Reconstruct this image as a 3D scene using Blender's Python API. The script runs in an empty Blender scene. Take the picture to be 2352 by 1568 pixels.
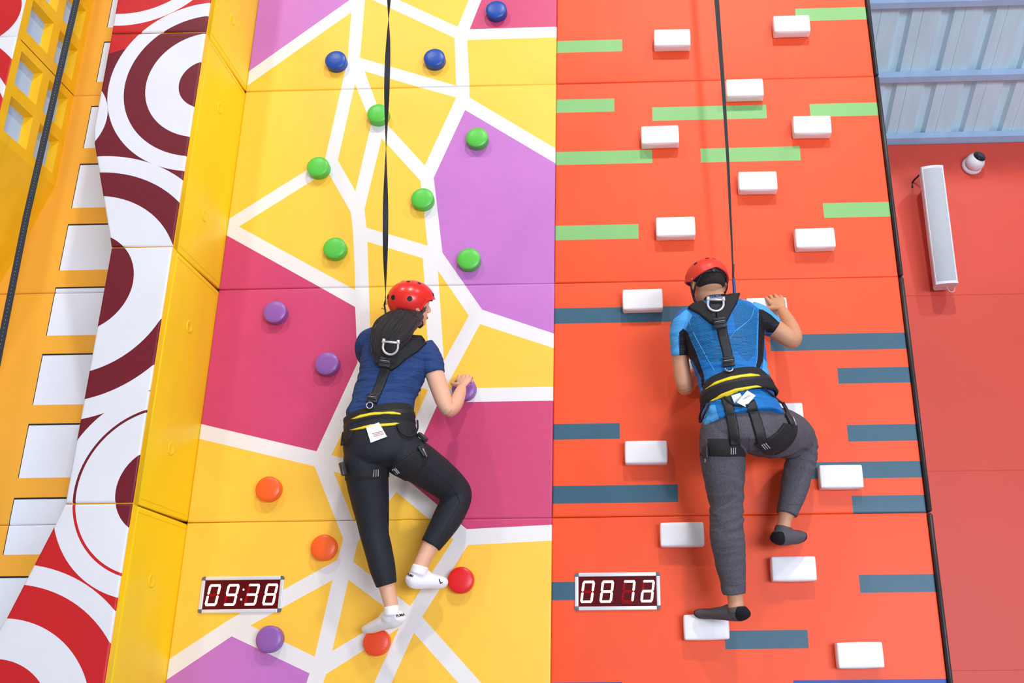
import bpy, bmesh, math, random
from mathutils import Vector, Matrix, noise
from mathutils.geometry import delaunay_2d_cdt
from mathutils.bvhtree import BVHTree
random.seed(7)
SC = bpy.context.scene
COL = SC.collection
# ------------------------------------------------------------------ camera
F_PX = 2220.74; PPX, PPY = 1390.28, 784.0
CAM = Vector((0.3754, -4.5649, 1.6456))
_p, _y, _r = 0.3431, -0.0256, -0.0095
FW = Vector((math.sin(_y)*math.cos(_p), math.cos(_y)*math.cos(_p), math.sin(_p)))
_rt = Vector((math.cos(_y), -math.sin(_y), 0)); _up = _rt.cross(FW)
RT = _rt*math.cos(_r) + _up*math.sin(_r)
UPV = -_rt*math.sin(_r) + _up*math.cos(_r)
cd = bpy.data.cameras.new('camera'); cam = bpy.data.objects.new('camera', cd); COL.objects.link(cam)
cd.sensor_width = 36; cd.sensor_fit = 'HORIZONTAL'; cd.lens = F_PX/2352*36
cd.shift_x = -(PPX-1176)/2352; cd.clip_start = 0.05; cd.clip_end = 100
m3 = Matrix((RT, UPV, -FW)).transposed()
cam.matrix_world = Matrix.Translation(CAM) @ m3.to_4x4()
SC.camera = cam
# ------------------------------------------------------------------ colour management, world, lamps
SC.view_settings.view_transform = 'Standard'; SC.view_settings.look = 'None'
SC.view_settings.gamma = 1; SC.view_settings.use_curve_mapping = False
SC.view_settings.exposure = 0.0
w = bpy.data.worlds.new('world'); SC.world = w; w.use_nodes = True
bg = w.node_tree.nodes['Background']
bg.inputs[0].default_value = (0.86, 0.90, 1.0, 1); bg.inputs[1].default_value = 0.38
def area(name, loc, tgt, size, power, color=(1, 1, 1), shape='DISK', sy=None):
    ld = bpy.data.lights.new(name, 'AREA'); ld.energy = power; ld.color = color; ld.shape = shape; ld.size = size
    if sy: ld.size_y = sy
    o = bpy.data.objects.new(name, ld); COL.objects.link(o); o.location = loc
    o.rotation_euler = (Vector(tgt)-Vector(loc)).to_track_quat('-Z', 'Y').to_euler()
    return o
area('high_bay_lamp', (1.6, -6.4, 10.6), (0.2, 0, 3.0), 0.5, 365, (1.0, 0.95, 0.88))
area('high_bay_lamp', (-3.2, -5.8, 10.4), (-0.4, 0, 3.4), 0.5, 170, (1.0, 0.95, 0.88))
area('high_bay_lamp', (6.0, -5.6, 10.4), (1.4, 0, 3.4), 0.5, 170, (1.0, 0.95, 0.88))
area('daylight_opening', (6.5, -13, 1.9), (1.5, 0, 1.9), 7.0, 1400, (0.78, 0.86, 1.0), 'RECTANGLE', 3.2)

# ------------------------------------------------------------------ helpers
def ray(u, v): return (FW + RT*((u-PPX)/F_PX) - UPV*((v-PPY)/F_PX))
def at(u, v, y=0.0):                       # point of the plane Y = y seen at photograph pixel (u, v)
    d = ray(u, v); return CAM + d*((y-CAM.y)/d.y)
def atx(u, v, x):
    d = ray(u, v); return CAM + d*((x-CAM.x)/d.x)
def px(p):
    d = p-CAM; z = d.dot(FW); return (PPX+F_PX*d.dot(RT)/z, PPY-F_PX*d.dot(UPV)/z)
def ppm(p): return F_PX/((p-CAM).dot(FW))
def lin(c):
    o = []
    for v in c:
        v = v/255; o.append(v/12.92 if v <= .04045 else ((v+.055)/1.055)**2.4)
    return (*o, 1)
MATS = {}
def mat(name, rgb, rough=.5, metal=0, spec=.5, bump=0.0, bscale=60, mottle=0.0, mscale=8, emit=None, es=0, stretch=None, coat=0, detail=4):
    if name in MATS: return MATS[name]
    m = bpy.data.materials.new(name); m.use_nodes = True; nt = m.node_tree; b = nt.nodes['Principled BSDF']
    b.inputs['Base Color'].default_value = lin(rgb); b.inputs['Roughness'].default_value = rough
    b.inputs['Metallic'].default_value = metal; b.inputs['Specular IOR Level'].default_value = spec
    b.inputs['Coat Weight'].default_value = coat
    tc = nt.nodes.new('ShaderNodeTexCoord'); mp = nt.nodes.new('ShaderNodeMapping'); nt.links.new(tc.outputs['Object'], mp.inputs[0])
    if stretch: mp.inputs['Scale'].default_value = stretch
    if mottle:
        n = nt.nodes.new('ShaderNodeTexNoise'); n.inputs['Scale'].default_value = mscale; n.inputs['Detail'].default_value = detail
        nt.links.new(mp.outputs[0], n.inputs['Vector'])
        r = nt.nodes.new('ShaderNodeMapRange'); r.inputs['From Min'].default_value = .3; r.inputs['From Max'].default_value = .7
        r.inputs['To Min'].default_value = 1-mottle; r.inputs['To Max'].default_value = 1+mottle
        nt.links.new(n.outputs[0], r.inputs[0])
        mx = nt.nodes.new('ShaderNodeVectorMath'); mx.operation = 'SCALE'; mx.inputs[0].default_value = lin(rgb)[:3]
        nt.links.new(r.outputs[0], mx.inputs['Scale']); nt.links.new(mx.outputs[0], b.inputs['Base Color'])
    if bump:
        n = nt.nodes.new('ShaderNodeTexNoise'); n.inputs['Scale'].default_value = bscale; n.inputs['Detail'].default_value = 3
        nt.links.new(mp.outputs[0], n.inputs['Vector'])
        bp = nt.nodes.new('ShaderNodeBump'); bp.inputs['Strength'].default_value = bump; bp.inputs['Distance'].default_value = .01
        nt.links.new(n.outputs[0], bp.inputs['Height']); nt.links.new(bp.outputs[0], b.inputs['Normal'])
    if emit: b.inputs['Emission Color'].default_value = lin(emit); b.inputs['Emission Strength'].default_value = es
    MATS[name] = m; return m
VK = dict(rough=.48, spec=.45, bump=.12, bscale=18, mottle=.03, mscale=3)
M_YEL = mat('print_yellow', (250, 195, 64), **VK); M_WHT = mat('print_white', (229, 224, 224), **VK)
M_PUR = mat('print_purple', (190, 112, 190), **VK); M_MAG = mat('print_magenta', (200, 62, 108), **VK)
M_ORG = mat('print_orange', (240, 80, 32), rough=.52, spec=.45, bump=.12, bscale=6, mottle=.04, mscale=3)
M_GRN = mat('print_green', (130, 186, 112), **VK); M_TEAL = mat('print_teal', (52, 92, 112), **VK)
M_BLU = mat('print_blue', (28, 66, 160), **VK)
M_LEM = mat('vinyl_lemon', (252, 212, 16), rough=.42, spec=.5, bump=.5, bscale=2.2, mottle=.05, mscale=2, stretch=(1, 2.2, .7))
M_DRED = mat('print_dark_red', (108, 10, 30), **VK); M_RED = mat('print_red', (196, 22, 26), **VK); M_PWH = mat('print_cool_white', (222, 221, 226), **VK)
M_OCH = mat('print_ochre', (240, 174, 58), **VK); M_WIN = mat('print_window_lavender', (226, 236, 255), **VK); M_INK = mat('print_dark_ink', (30, 28, 40), **VK)
M_PBL = mat('window_pale_blue', (176, 206, 250), rough=.75, spec=.15); M_DARK = mat('dark_backing', (70, 30, 20), rough=.9)
M_BLKV = mat('black_vinyl', (38, 38, 42), rough=.4, bump=.1)
M_RWALL = mat('red_wall_print', (214, 68, 48), rough=.5, spec=.5, bump=.1, bscale=5, mottle=.03, mscale=2)

def link(name, me, mats=(), parent=None):
    o = bpy.data.objects.new(name, me); COL.objects.link(o)
    for m in mats: me.materials.append(m)
    if parent: o.parent = parent; o.matrix_parent_inverse = parent.matrix_world.inverted()
    return o
def mesh(name, verts, faces, mats, parent=None, mi=None, smooth=True):
    me = bpy.data.meshes.new(name); me.from_pydata([tuple(v) for v in verts], [], faces)
    if mi: me.polygons.foreach_set('material_index', mi)
    me.polygons.foreach_set('use_smooth', [smooth]*len(me.polygons)); me.update()
    return link(name, me, mats if isinstance(mats, (list, tuple)) else [mats], parent)
def tag(o, label=None, cat=None, group=None, kind=None):
    if label: o['label'] = label
    if cat: o['category'] = cat
    if group: o['group'] = group
    if kind: o['kind'] = kind
    return o
def empty(name, loc, label=None, cat=None, group=None):
    o = bpy.data.objects.new(name, None); COL.objects.link(o); o.location = loc; o.empty_display_size = .05
    bpy.context.view_layer.update(); return tag(o, label, cat, group)
def rounded_box(name, size, r, mats, parent=None, seg=3, puff=0.0):
    bm = bmesh.new(); bmesh.ops.create_cube(bm, size=1)
    for v in bm.verts: v.co = Vector((v.co.x*size[0], v.co.y*size[1], v.co.z*size[2]))
    if puff:
        bmesh.ops.subdivide_edges(bm, edges=bm.edges[:], cuts=7, use_grid_fill=True)
        for v in bm.verts:
            a = 1-(2*v.co.x/size[0])**2; c = 1-(2*v.co.z/size[2])**2; b = 1-(2*v.co.y/size[1])**2
            n = Vector((0, 0, 0))
            if abs(abs(v.co.y)-size[1]/2) < 1e-6 and v.co.y < 0: n.y = -puff*a*c
            if abs(abs(v.co.x)-size[0]/2) < 1e-6: n.x = math.copysign(puff*.6*b*c, v.co.x)
            if abs(abs(v.co.z)-size[2]/2) < 1e-6: n.z = math.copysign(puff*.6*a*b, v.co.z)
            v.co += n
    ed = [e for e in bm.edges if len(e.link_faces) == 2 and e.calc_face_angle() > .7]
    bmesh.ops.bevel(bm, geom=ed, offset=r, segments=seg, affect='EDGES', profile=.5)
    me = bpy.data.meshes.new(name); bm.to_mesh(me); bm.free()
    me.polygons.foreach_set('use_smooth', [True]*len(me.polygons))
    return link(name, me, mats if isinstance(mats, (list, tuple)) else [mats], parent)
def inside(p, poly):
    x, y = p; c = False; n = len(poly); j = n-1
    for i in range(n):
        xi, yi = poly[i]; xj, yj = poly[j]
        if (yi > y) != (yj > y) and x < (xj-xi)*(y-yi)/(yj-yi)+xi: c = not c
        j = i
    return c
def inset(poly, d):                         # poly counter-clockwise
    n = len(poly); out = []
    for i in range(n):
        a, b, c = Vector(poly[i-1]), Vector(poly[i]), Vector(poly[(i+1) % n])
        e1 = (b-a).normalized(); e2 = (c-b).normalized()
        n1 = Vector((-e1.y, e1.x)); n2 = Vector((-e2.y, e2.x))
        bis = n1+n2; k = 2*d/max(bis.length_squared, .3)
        out.append(tuple(b+bis*k))
    return out
def edist(p, poly):
    p = Vector(p); best = 9
    for i in range(len(poly)):
        a, b = Vector(poly[i-1]), Vector(poly[i]); ab = b-a; t = max(0, min(1, (p-a).dot(ab)/ab.length_squared))
        best = min(best, (a+ab*t-p).length)
    return best
PR = .010
def panel(name, poly, regions, mats, default, fmap, back=.05, parent=None, gap=.0005, holes=(), side=None):
    """padded board: 2-D outline poly (ccw), printed regions [(poly, mat index)], fmap(s, t, depth) -> world"""
    P0 = inset(poly, gap)
    V, E = [], []
    def loop(pts):
        s = len(V); V.extend(Vector(p) for p in pts)
        for i in range(len(pts)): E.append((s+i, s+(i+1) % len(pts)))
    for d in (0, .0010, .003, .006, PR): loop(inset(P0, d) if d else P0)
    bb = (min(p[0] for p in P0), min(p[1] for p in P0), max(p[0] for p in P0), max(p[1] for p in P0))
    for rp, _ in regions:
        if max(p[0] for p in rp) < bb[0] or min(p[0] for p in rp) > bb[2] or max(p[1] for p in rp) < bb[1] or min(p[1] for p in rp) > bb[3]: continue
        loop(rp)
    vs, _, fs = delaunay_2d_cdt(V, E, [], 0, 1e-5)[:3]
    keep, mi = [], []
    for f in fs:
        c = (sum((vs[i] for i in f), Vector((0, 0)))/len(f))
        if not inside(c, P0): continue
        if any(inside(c, h) for h in holes): continue
        k = default
        for rp, m in regions:
            if inside(c, rp): k = m
        keep.append(list(f)); mi.append(k)
    used = sorted({i for f in keep for i in f}); idx = {u: i for i, u in enumerate(used)}
    co = []
    for u in used:
        d = min(edist(vs[u], P0), PR)/PR
        dep = .0075*(1-math.sqrt(max(0, 1-(1-d)**2)))
        co.append(fmap(vs[u].x, vs[u].y, dep))
    faces = [[idx[i] for i in f] for f in keep]
    # sides back to the wall
    n0 = len(co); fr = [fmap(p[0], p[1], .0075) for p in P0]; bk = [fmap(p[0], p[1], back) for p in P0]
    co += fr+bk; n = len(P0)
    for i in range(n):
        j = (i+1) % n; faces.append([n0+i, n0+n+i, n0+n+j, n0+j]); mi.append(default if side is None else side)
    o = mesh(name, co, faces, mats, parent, mi)
    return o
def front(y0): return lambda s, t, d: Vector((s, y0+d, t))
def sidex(x0): return lambda s, t, d: Vector((x0-d, s, t))   # s = y
def rect(x0, z0, x1, z1): return [(x0, z0), (x1, z0), (x1, z1), (x0, z1)]
def circle(c, r, n=120): return [(c[0]+r*math.cos(2*math.pi*i/n), c[1]+r*math.sin(2*math.pi*i/n)) for i in range(n)]
def wpoly(pts, y=0.0): return [(lambda q: (q.x, q.z))(at(u, v, y)) for u, v in pts]
ROWS = [(1.2, 2.4), (2.4, 3.6), (3.6, 4.8), (4.8, 6.0)]
RN = ['lowest', 'second from the bottom', 'third from the bottom', 'topmost']
XL, XR = -1.742, 1.754; YB = -.527

# ------------------------------------------------------------------ structure
def box(name, a, b, m, kind=None, parent=None):
    x0, y0, z0 = a; x1, y1, z1 = b
    v = [(x0, y0, z0), (x1, y0, z0), (x1, y1, z0), (x0, y1, z0), (x0, y0, z1), (x1, y0, z1), (x1, y1, z1), (x0, y1, z1)]
    f = [(0, 3, 2, 1), (4, 5, 6, 7), (0, 1, 5, 4), (1, 2, 6, 5), (2, 3, 7, 6), (3, 0, 4, 7)]
    o = mesh(name, v, f, m, parent, smooth=False)
    if kind: o['kind'] = kind
    return o
box('wall_front', (-4.2, .05, 0), (1.755, .16, 6.0), M_DARK, 'structure')
box('floor', (-7, -14, -.1), (9, 4, 0), mat('floor_mat', (176, 178, 184), rough=.6, bump=.1), 'structure')
RW = 2.2; ZT = 5.672
box('wall_back', (1.2, RW, 0), (7.5, RW+.12, ZT), M_RWALL, 'structure')
for n_, z in (('trim_1', 1.725), ('trim_2', 3.05), ('trim_3', 4.38)):   # faint board joints of the far wall
    box(n_, (1.2, RW-.0015, z), (7.5, RW+.02, z+.004), mat('joint', (200, 60, 46), rough=.6), 'structure')
# corrugated roof sheet rising towards the viewer, with purlins
SL = .45
def roofz(y): return ZT+.06+SL*(RW-y)
MET = mat('galvanised_sheet', (206, 240, 250), rough=.5, metal=.1, mottle=.06, mscale=5, stretch=(3, .3, 1))
def roof():
    prof = []; x = .8; pitch = .30
    while x < 8.2:
        prof += [(x, 0), (x+.05, .0), (x+.075, .036), (x+.125, .036), (x+.15, 0), (x+.215, 0), (x+.222, .005), (x+.229, 0)]; x += pitch
    ys = [2.75, 1.5, .2]; v = []; f = []
    for y in ys:
        for (a, h) in prof: v.append((a+.0*(y), y, roofz(y)+h))
    n = len(prof)
    for k in range(2):
        for i in range(n-1): f.append((k*n+i, k*n+i+1, (k+1)*n+i+1, (k+1)*n+i))
    o = mesh('ceiling', v, f, MET, smooth=False); o['kind'] = 'structure'
roof()
PURL = mat('purlin_steel', (170, 195, 225), rough=.5, metal=.1, mottle=.08)
def purlin(i, v0, v1, lab):
    def hit(v):
        d = ray(2200, v); t = (ZT+.02+SL*RW-CAM.z-SL*CAM.y*-1*-1)/(d.z+SL*d.y)   # z = K - SL*y
        K = ZT+.02+SL*RW; t = (K-CAM.z-SL*CAM.y)/(d.z+SL*d.y); return CAM+d*t
    a, b = hit(v1), hit(v0); y1, y0 = max(a.y, b.y), min(a.y, b.y)
    vv = []; 
    for x in (1.0, 8.0):
        vv += [(x, y0, roofz(y0)-.05), (x, y1, roofz(y1)-.05), (x, y1, roofz(y1)-.002), (x, y0, roofz(y0)-.002), (x, y1+.07, roofz(y1+.07)-.002), (x, y1+.07, roofz(y1+.07)-.008)]
    f = [(0, 6, 7, 1), (1, 7, 8, 2), (2, 8, 9, 3), (3, 9, 6, 0), (0, 1, 2, 3), (6, 9, 8, 7)]
    o = mesh('roof_purlin', vv, f, PURL, smooth=False)
    tag(o, lab, 'beam', 'purlins under the metal roof')
purlin(1, 0, 13, 'blue-grey steel purlin at the very top right, highest of the three under the metal roof')
purlin(2, 171, 184, 'blue-grey steel purlin crossing the middle of the corrugated metal roof')
purlin(3, 312, 327, 'blue-grey steel purlin just above the top edge of the red wall')

# ------------------------------------------------------------------ yellow patterned climbing wall
R = []
def reg(pts, k): R.append((wpoly(pts), k))
for q in ([(566, 198), (540, 217), (400, 312), (400, 600), (525, 503), (747, 364), (783, 205), (798, 141), (807, 28)],
          [(549, 520), (752, 393), (806, 487.5), (811, 534), (814, 600), (816, 666), (621.6, 560)],
          [(300, 968), (456, 1007), (722.7, 1070.5), (788.3, 1237.6), (774.6, 1285.5), (525.6, 1423), (386, 1515), (300, 1572)],
          [(574.7, 1436), (763.8, 1331.5), (723, 1507.6)], [(800.3, 1330.8), (905, 1409.5), (763, 1494.7)],
          [(748.7, 1547.8), (916.5, 1441.6), (859.5, 1568), (800, 1700), (700, 1700), (742.6, 1568)],
          [(950.6, 1452.7), (1053, 1568), (1170, 1700), (840, 1700), (899, 1568)],
          [(1075, 1251), (1310, 1239), (1310, 1700), (1224, 1700), (1105.5, 1568), (969.5, 1416.3)],
          [(1102.5, 744), (1310, 811.5), (1310, 887), (1023, 892)], [(1005.7, 620.8), (1077, 724.5), (1019.6, 828.8)],
          [(876.9, 317.3), (965.5, 414.9), (973.7, 482.8), (982, 563.7), (841.5, 522.6), (837, 480.9)],
          [(843.8, 554.9), (971.4, 592.9), (975, 647), (980, 743.6), (986, 850), (856, 812), (850, 748.4)],
          [(983.3, 895.5), (899.6, 1080.4), (761, 1044.7), (856, 852)], [(766, 1082.6), (880.8, 1112), (813.5, 1200)],
          [(910.4, 1129), (1041.5, 1238.6), (942, 1391.6), (810.6, 1289.3), (822.4, 1243.4)],
          [(839, -8), (1043.9, 87), (1047.9, 196.7), (826.9, 132.6)], [(840, -35), (1051, 61.6), (1076.4, 0), (1150, -180), (840, -180)],
          [(1073, 91.8), (1310, 85), (1310, 361), (1276, 340.8), (1078.3, 223.8), (1078.3, 191)],
          [(837.4, 163.6), (972.7, 202.8), (1047.9, 223.8), (975.6, 379.9), (878.2, 274), (864.2, 236.3)],
          [(815.4, 192.3), (845, 265), (852, 287), (816.2, 439), (776, 368)]): reg(q, 1)
for q in ([(540, 186), (803, 0), (840, -26), (840, -400), (480, -400)], [(532, 1460.7), (711, 1546), (690, 1610), (650, 1900), (250, 1900), (250, 1650)],
          [(1068.3, 252.5), (1275.6, 375), (1310, 395), (1310, 777), (1271.6, 765.6), (1107.6, 711), (1016.2, 580), (996.3, 407.8)]): reg(q, 2)
for q in ([(520, 540), (738, 661), (816, 705), (821, 833), (727, 1036), (460, 973), (380, 952), (380, 463)],
          [(1007, 924), (1310, 919), (1310, 1202.5), (1072, 1214.7), (929, 1096)], [(1105.6, 0), (1078.9, 67), (1310, 60.3), (1310, -300), (1225, -300)]): reg(q, 3)
YR = R
def quadbox(pts, y=0.0):
    q = wpoly(pts, y); return min(p[0] for p in q), min(p[1] for p in q), max(p[0] for p in q), max(p[1] for p in q)
# score displays sit in rounded cut-outs of the two lowest boards
def rrect(c, r=.015, m=.0012):
    x0, z0, x1, z1 = c[0]+m, c[1]+m, c[2]-m, c[3]-m; o = []
    for (cx, cz, a0) in ((x1-r, z0+r, -90), (x1-r, z1-r, 0), (x0+r, z1-r, 90), (x0+r, z0+r, 180)):
        o += [(cx+r*math.cos(math.radians(a0+a)), cz+r*math.sin(math.radians(a0+a))) for a in range(0, 91, 15)]
    return o
def avg_rect(tl, tr, br, bl, y):
    a, b, c, d = [at(*p, y) for p in (tl, tr, br, bl)]
    return ((a.x+d.x)/2, (c.z+d.z)/2, (b.x+c.x)/2, (a.z+b.z)/2)
CK1 = avg_rect((464, 1324), (654, 1322), (645.6, 1406), (455.7, 1408.6), -.002)
CK2 = avg_rect((1320.5, 1316), (1516, 1313), (1517, 1399), (1320, 1402.5), -.002)
LY = ['yellow padded wall board with white bands and the left scoreboard set into it, bottom of the patterned wall',
      'yellow and magenta padded wall board behind the woman, between the two lower seams',
      'padded wall board with large purple patch and six green holds, above the woman',
      'yellow padded wall board with blue holds, topmost of the patterned wall']
for i, (z0, z1) in enumerate(ROWS):
    hs = [rrect(CK1)] if i == 0 else []
    o = panel('wall_board', rect(XL, z0, 0, z1), YR+[(h, 0) for h in hs], [M_WHT, M_YEL, M_PUR, M_MAG], 0, front(0), holes=hs)
    tag(o, LY[i], 'wall panel', 'padded boards of the yellow patterned wall')
# ------------------------------------------------------------------ orange wall
R = []
def rr(tl, tr, br, bl, k, x0=None, x1=None):
    a = avg_rect(tl, tr, br, bl, 0); R.append((rect(a[0] if x0 is None else x0, a[1], a[2] if x1 is None else x1, a[3]), k))
LX, RX = -.05, 1.80
rr((1280, 95), (1429, 90), (1429, 117), (1280, 122), 1, LX); rr((1826, 20), (1988, 16), (1990, 45), (1829, 48), 1, None, RX)
rr((1279, 229), (1411, 226), (1411, 256), (1279, 259), 1, LX); rr((1498, 246), (1760, 241), (1761, 272), (1499, 277), 1)
rr((1859, 239), (2014, 235), (2016, 265), (1862, 268), 1, None, RX); rr((1279, 349), (1498, 344), (1498, 374), (1279, 379), 1, LX)
rr((1609, 341), (1837, 336), (1839, 368), (1610, 373), 1); rr((1890, 467), (2041, 463), (2045, 497), (1893, 500), 1, None, RX)
rr((1277, 519), (1466, 514), (1467, 547), (1276, 552), 1, LX)
rr((1273, 709), (1600, 701), (1600, 737), (1273, 744), 2, LX); rr((1768, 769), (2078, 763), (2083, 801), (1771, 806), 2, None, RX)
rr((1923, 845), (2088, 842), (2092, 878), (1926, 881), 2, None, RX); rr((1271, 974), (1423, 971), (1424, 1007), (1271, 1010), 2, LX)
rr((1946, 976), (2101, 973), (2106, 1011), (1948, 1014), 2, None, RX); rr((1840, 1062), (2111, 1058), (2118, 1096), (1840, 1100), 2, None, RX)
rr((1271, 1116), (1557, 1112), (1558, 1152), (1271, 1157), 2, LX)
R.append((rect(at(1957, 1150).x, 2.38, RX, at(2050, 1137).z), 2))
R.append((rect(LX, at(1290, 1378).z, at(1330, 1350).x, at(1290, 1336).z), 2))
rr((1664, 1449), (1855, 1445), (1857, 1488), (1666, 1491), 2); rr((1973, 1321), (2143, 1317), (2147, 1358), (1976, 1362), 2, None, RX)
R.append((rect(LX, 1.40, at(1429, 1566).x, at(1300, 1567).z), 3)); R.append((rect(at(1822, 1563).x, 1.40, RX, at(2000, 1560).z), 3))
LO = ['orange padded wall board with the right scoreboard set into it, bottom of the orange wall',
      'orange padded wall board with dark teal bars behind the man',
      'orange padded wall board with light green bars above the man', 'orange padded wall board at the top beside the roof']
for i, (z0, z1) in enumerate(ROWS):
    rg = [r for r in R if not (i >= 1 and False)]
    if i == 0: rg = [r for r in R if r[0][2][1] < 2.395]
    hs = [rrect(CK2)] if i == 0 else []
    o = panel('wall_board', rect(0, z0, XR, z1), rg+[(h, 0) for h in hs], [M_ORG, M_GRN, M_TEAL, M_BLU], 0, front(0), holes=hs)
    tag(o, LO[i], 'wall panel', 'padded boards of the orange wall')
    # black rounded edging
    n = 10; vv = []; ff = []; r = .012
    zz = [(z0+.003, .5), (z0+.009, 1), (z1-.012, 1), (z1-.004, .5)]
    for z, k in zz:
        for j in range(n):
            a = math.pi*j/(n-1); vv.append((XR+.014-r*k*math.cos(a), -.006+.012-(r+.006)*k*math.sin(a), z))
        vv += [(XR+.014+r*k, .15, z), (XR+.014-r*k, .15, z)]
    m_ = n+2
    for a in range(3):
        for j in range(m_): ff.append((a*m_+j, a*m_+(j+1) % m_, (a+1)*m_+(j+1) % m_, (a+1)*m_+j))
    ff += [list(range(m_))[::-1], list(range(3*m_, 4*m_))]
    e = mesh('edge_padding', vv, ff, M_BLKV)
    tag(e, 'black padded edge strip right of the orange wall, '+['bottom piece', 'by the teal bars', 'by the green bars', 'top piece'][i], 'edge padding', 'black edge strips of the orange wall')
# ------------------------------------------------------------------ lemon side boards + red and white circle boards
SD = {0: [(348, 1333)], 1: [(393, 1030), (435, 750)], 2: [(470, 495), (505, 248)], 3: [(534, 44)]}
for i, (z0, z1) in enumerate(ROWS):
    o = panel('side_board', [(YB+.052, z0+.004), (.03, z0+.004), (.03, z1-.004), (YB+.052, z1-.004)], [], [M_LEM], 0, lambda s, t, d: Vector((XL-d, s, t)), back=.03, gap=.0005)
    tag(o, 'plain yellow vinyl side board facing the climbers, '+RN[i], 'wall panel', 'lemon yellow side boards')
    for (u, v) in SD[i]:
        c = atx(u, v, XL); vv = []; ff = []; n = 32
        prof = [(.0, .0022), (.020, .0022), (.024, .0038), (.028, .0038), (.032, .0004)]
        for (r, h) in prof:
            for k in range(n): vv.append((XL+h, c.y+r*math.cos(2*math.pi*k/n), c.z+r*math.sin(2*math.pi*k/n)))
        for a in range(len(prof)-1):
            for k in range(n): ff.append((a*n+k, a*n+(k+1) % n, (a+1)*n+(k+1) % n, (a+1)*n+k))
        mesh('embossed_disc', vv, ff, M_LEM, o)
    for zz in (z0+.03, z1-.03):                                        # stitched hem
        box('stitched_seam', (XL-.001, YB+.06, zz), (XL+.001, -.01, zz+.0012), mat('lemon_thread', (232, 180, 10), rough=.5), None, o)
C1, C2, C3, C4, C5, C6 = (-1.70, 4.487), (-2.153, 3.424), (-1.63, 2.453), (-2.215, 1.49), (-2.423, 4.305), (-2.2, 5.367)
W_, D_, RD = 0, 1, 2
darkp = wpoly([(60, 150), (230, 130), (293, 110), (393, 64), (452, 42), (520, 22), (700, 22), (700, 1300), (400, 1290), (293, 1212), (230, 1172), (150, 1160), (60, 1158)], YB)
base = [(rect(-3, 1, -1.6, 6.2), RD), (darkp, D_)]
# the dark field tints every red figure: draw red figures twice (red outside, dark inside)
def figs(lst):
    return lst
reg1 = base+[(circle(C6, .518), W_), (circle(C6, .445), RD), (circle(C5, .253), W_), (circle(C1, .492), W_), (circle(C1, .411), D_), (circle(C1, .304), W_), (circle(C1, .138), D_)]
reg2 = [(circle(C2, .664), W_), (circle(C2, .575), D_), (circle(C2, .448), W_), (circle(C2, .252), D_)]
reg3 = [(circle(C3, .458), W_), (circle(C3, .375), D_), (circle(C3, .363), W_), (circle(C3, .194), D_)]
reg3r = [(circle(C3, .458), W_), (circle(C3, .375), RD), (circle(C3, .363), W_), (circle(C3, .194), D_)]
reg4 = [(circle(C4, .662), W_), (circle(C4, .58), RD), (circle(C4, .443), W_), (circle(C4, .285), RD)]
OUT = [[(-2.275, 1.2), (XL, 1.2), (XL, 2.4), (-2.037, 2.4), (-2.062, 2.32), (-2.40, 1.5), (-2.52, 1.2)],
       [(-2.037, 2.4), (XL, 2.4), (XL, 3.6), (-2.035, 3.6)],
       [(-2.035, 3.6), (XL, 3.6), (XL, 4.8), (-2.233, 4.8), (-2.228, 4.24), (-2.212, 4.16)],
       [(-2.233, 4.8), (XL, 4.8), (XL, 6.0), (-2.25, 6.0)]]
OUT[0] = [(-2.52, 1.2), (XL, 1.2), (XL, 2.4), (-2.037, 2.4), (-2.062, 2.32), (-2.196, 1.935)]
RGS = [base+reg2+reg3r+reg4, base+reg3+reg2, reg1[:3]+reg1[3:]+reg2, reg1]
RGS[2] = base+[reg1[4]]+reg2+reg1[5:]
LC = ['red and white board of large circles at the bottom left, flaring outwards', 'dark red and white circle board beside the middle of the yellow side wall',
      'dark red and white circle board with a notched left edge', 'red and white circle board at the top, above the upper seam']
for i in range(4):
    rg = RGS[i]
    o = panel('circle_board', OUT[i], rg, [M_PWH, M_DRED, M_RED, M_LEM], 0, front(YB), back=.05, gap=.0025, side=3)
    co_ = inset(OUT[i], .004); co_ = [(min(p[0], XL-.034), p[1]) for p in co_]; n = len(co_)
    vv = [(p[0], YB+.053, p[1]) for p in co_]+[(p[0], -.001, p[1]) for p in co_]
    cr_ = mesh('wall_left', vv, [list(range(n))[::-1], list(range(n, 2*n))]+[(k, (k+1) % n, n+(k+1) % n, n+k) for k in range(n)], M_LEM, smooth=False); cr_['kind'] = 'structure'
    # yellow cloth side shows only in the joints
    tag(o, LC[i], 'wall panel', 'red and white circle boards')
mesh('trim_9', [(-2.03, YB+.012, 1.2), (XL, YB+.012, 1.2), (XL, YB+.012, 6), (-2.03, YB+.012, 6)], [(0, 1, 2, 3)], mat('joint_yellow', (235, 170, 10), rough=.5)).__setitem__('kind', 'structure')
# ------------------------------------------------------------------ ochre window wall (left, flush with the climbing wall)
X2 = -2.715
wins = []
zt = 5.45
tops = [5.52, 5.151, 4.722+.0, 4.354, 3.988, 3.623, 3.256, 2.890, 2.522, 2.152, 1.785]
bots = [5.257, 4.888, 4.46, 4.093, 3.727, 3.363, 2.995, 2.627, 2.26, 1.89, 1.5]
R = []
for a, b in zip(tops, bots):
    R.append((rect(-2.604, b, -1.70, a+.009), 2)); R.append((rect(-2.600, b, -1.70, a), 1))
R[-4] = (rect(-3.2, 1.0, -1.70, 2.161), 2); R[-3] = (rect(-3.2, 1.0, -1.70, 2.152), 1); R = R[:-2]
LW = ['ochre wall board with printed pale windows at the bottom left behind the circle boards', 'ochre wall board with three printed pale windows left of the circle boards',
      'ochre wall board with printed windows beside the yellow lattice block', 'ochre wall board at the top left beside the yellow lattice block']
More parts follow.
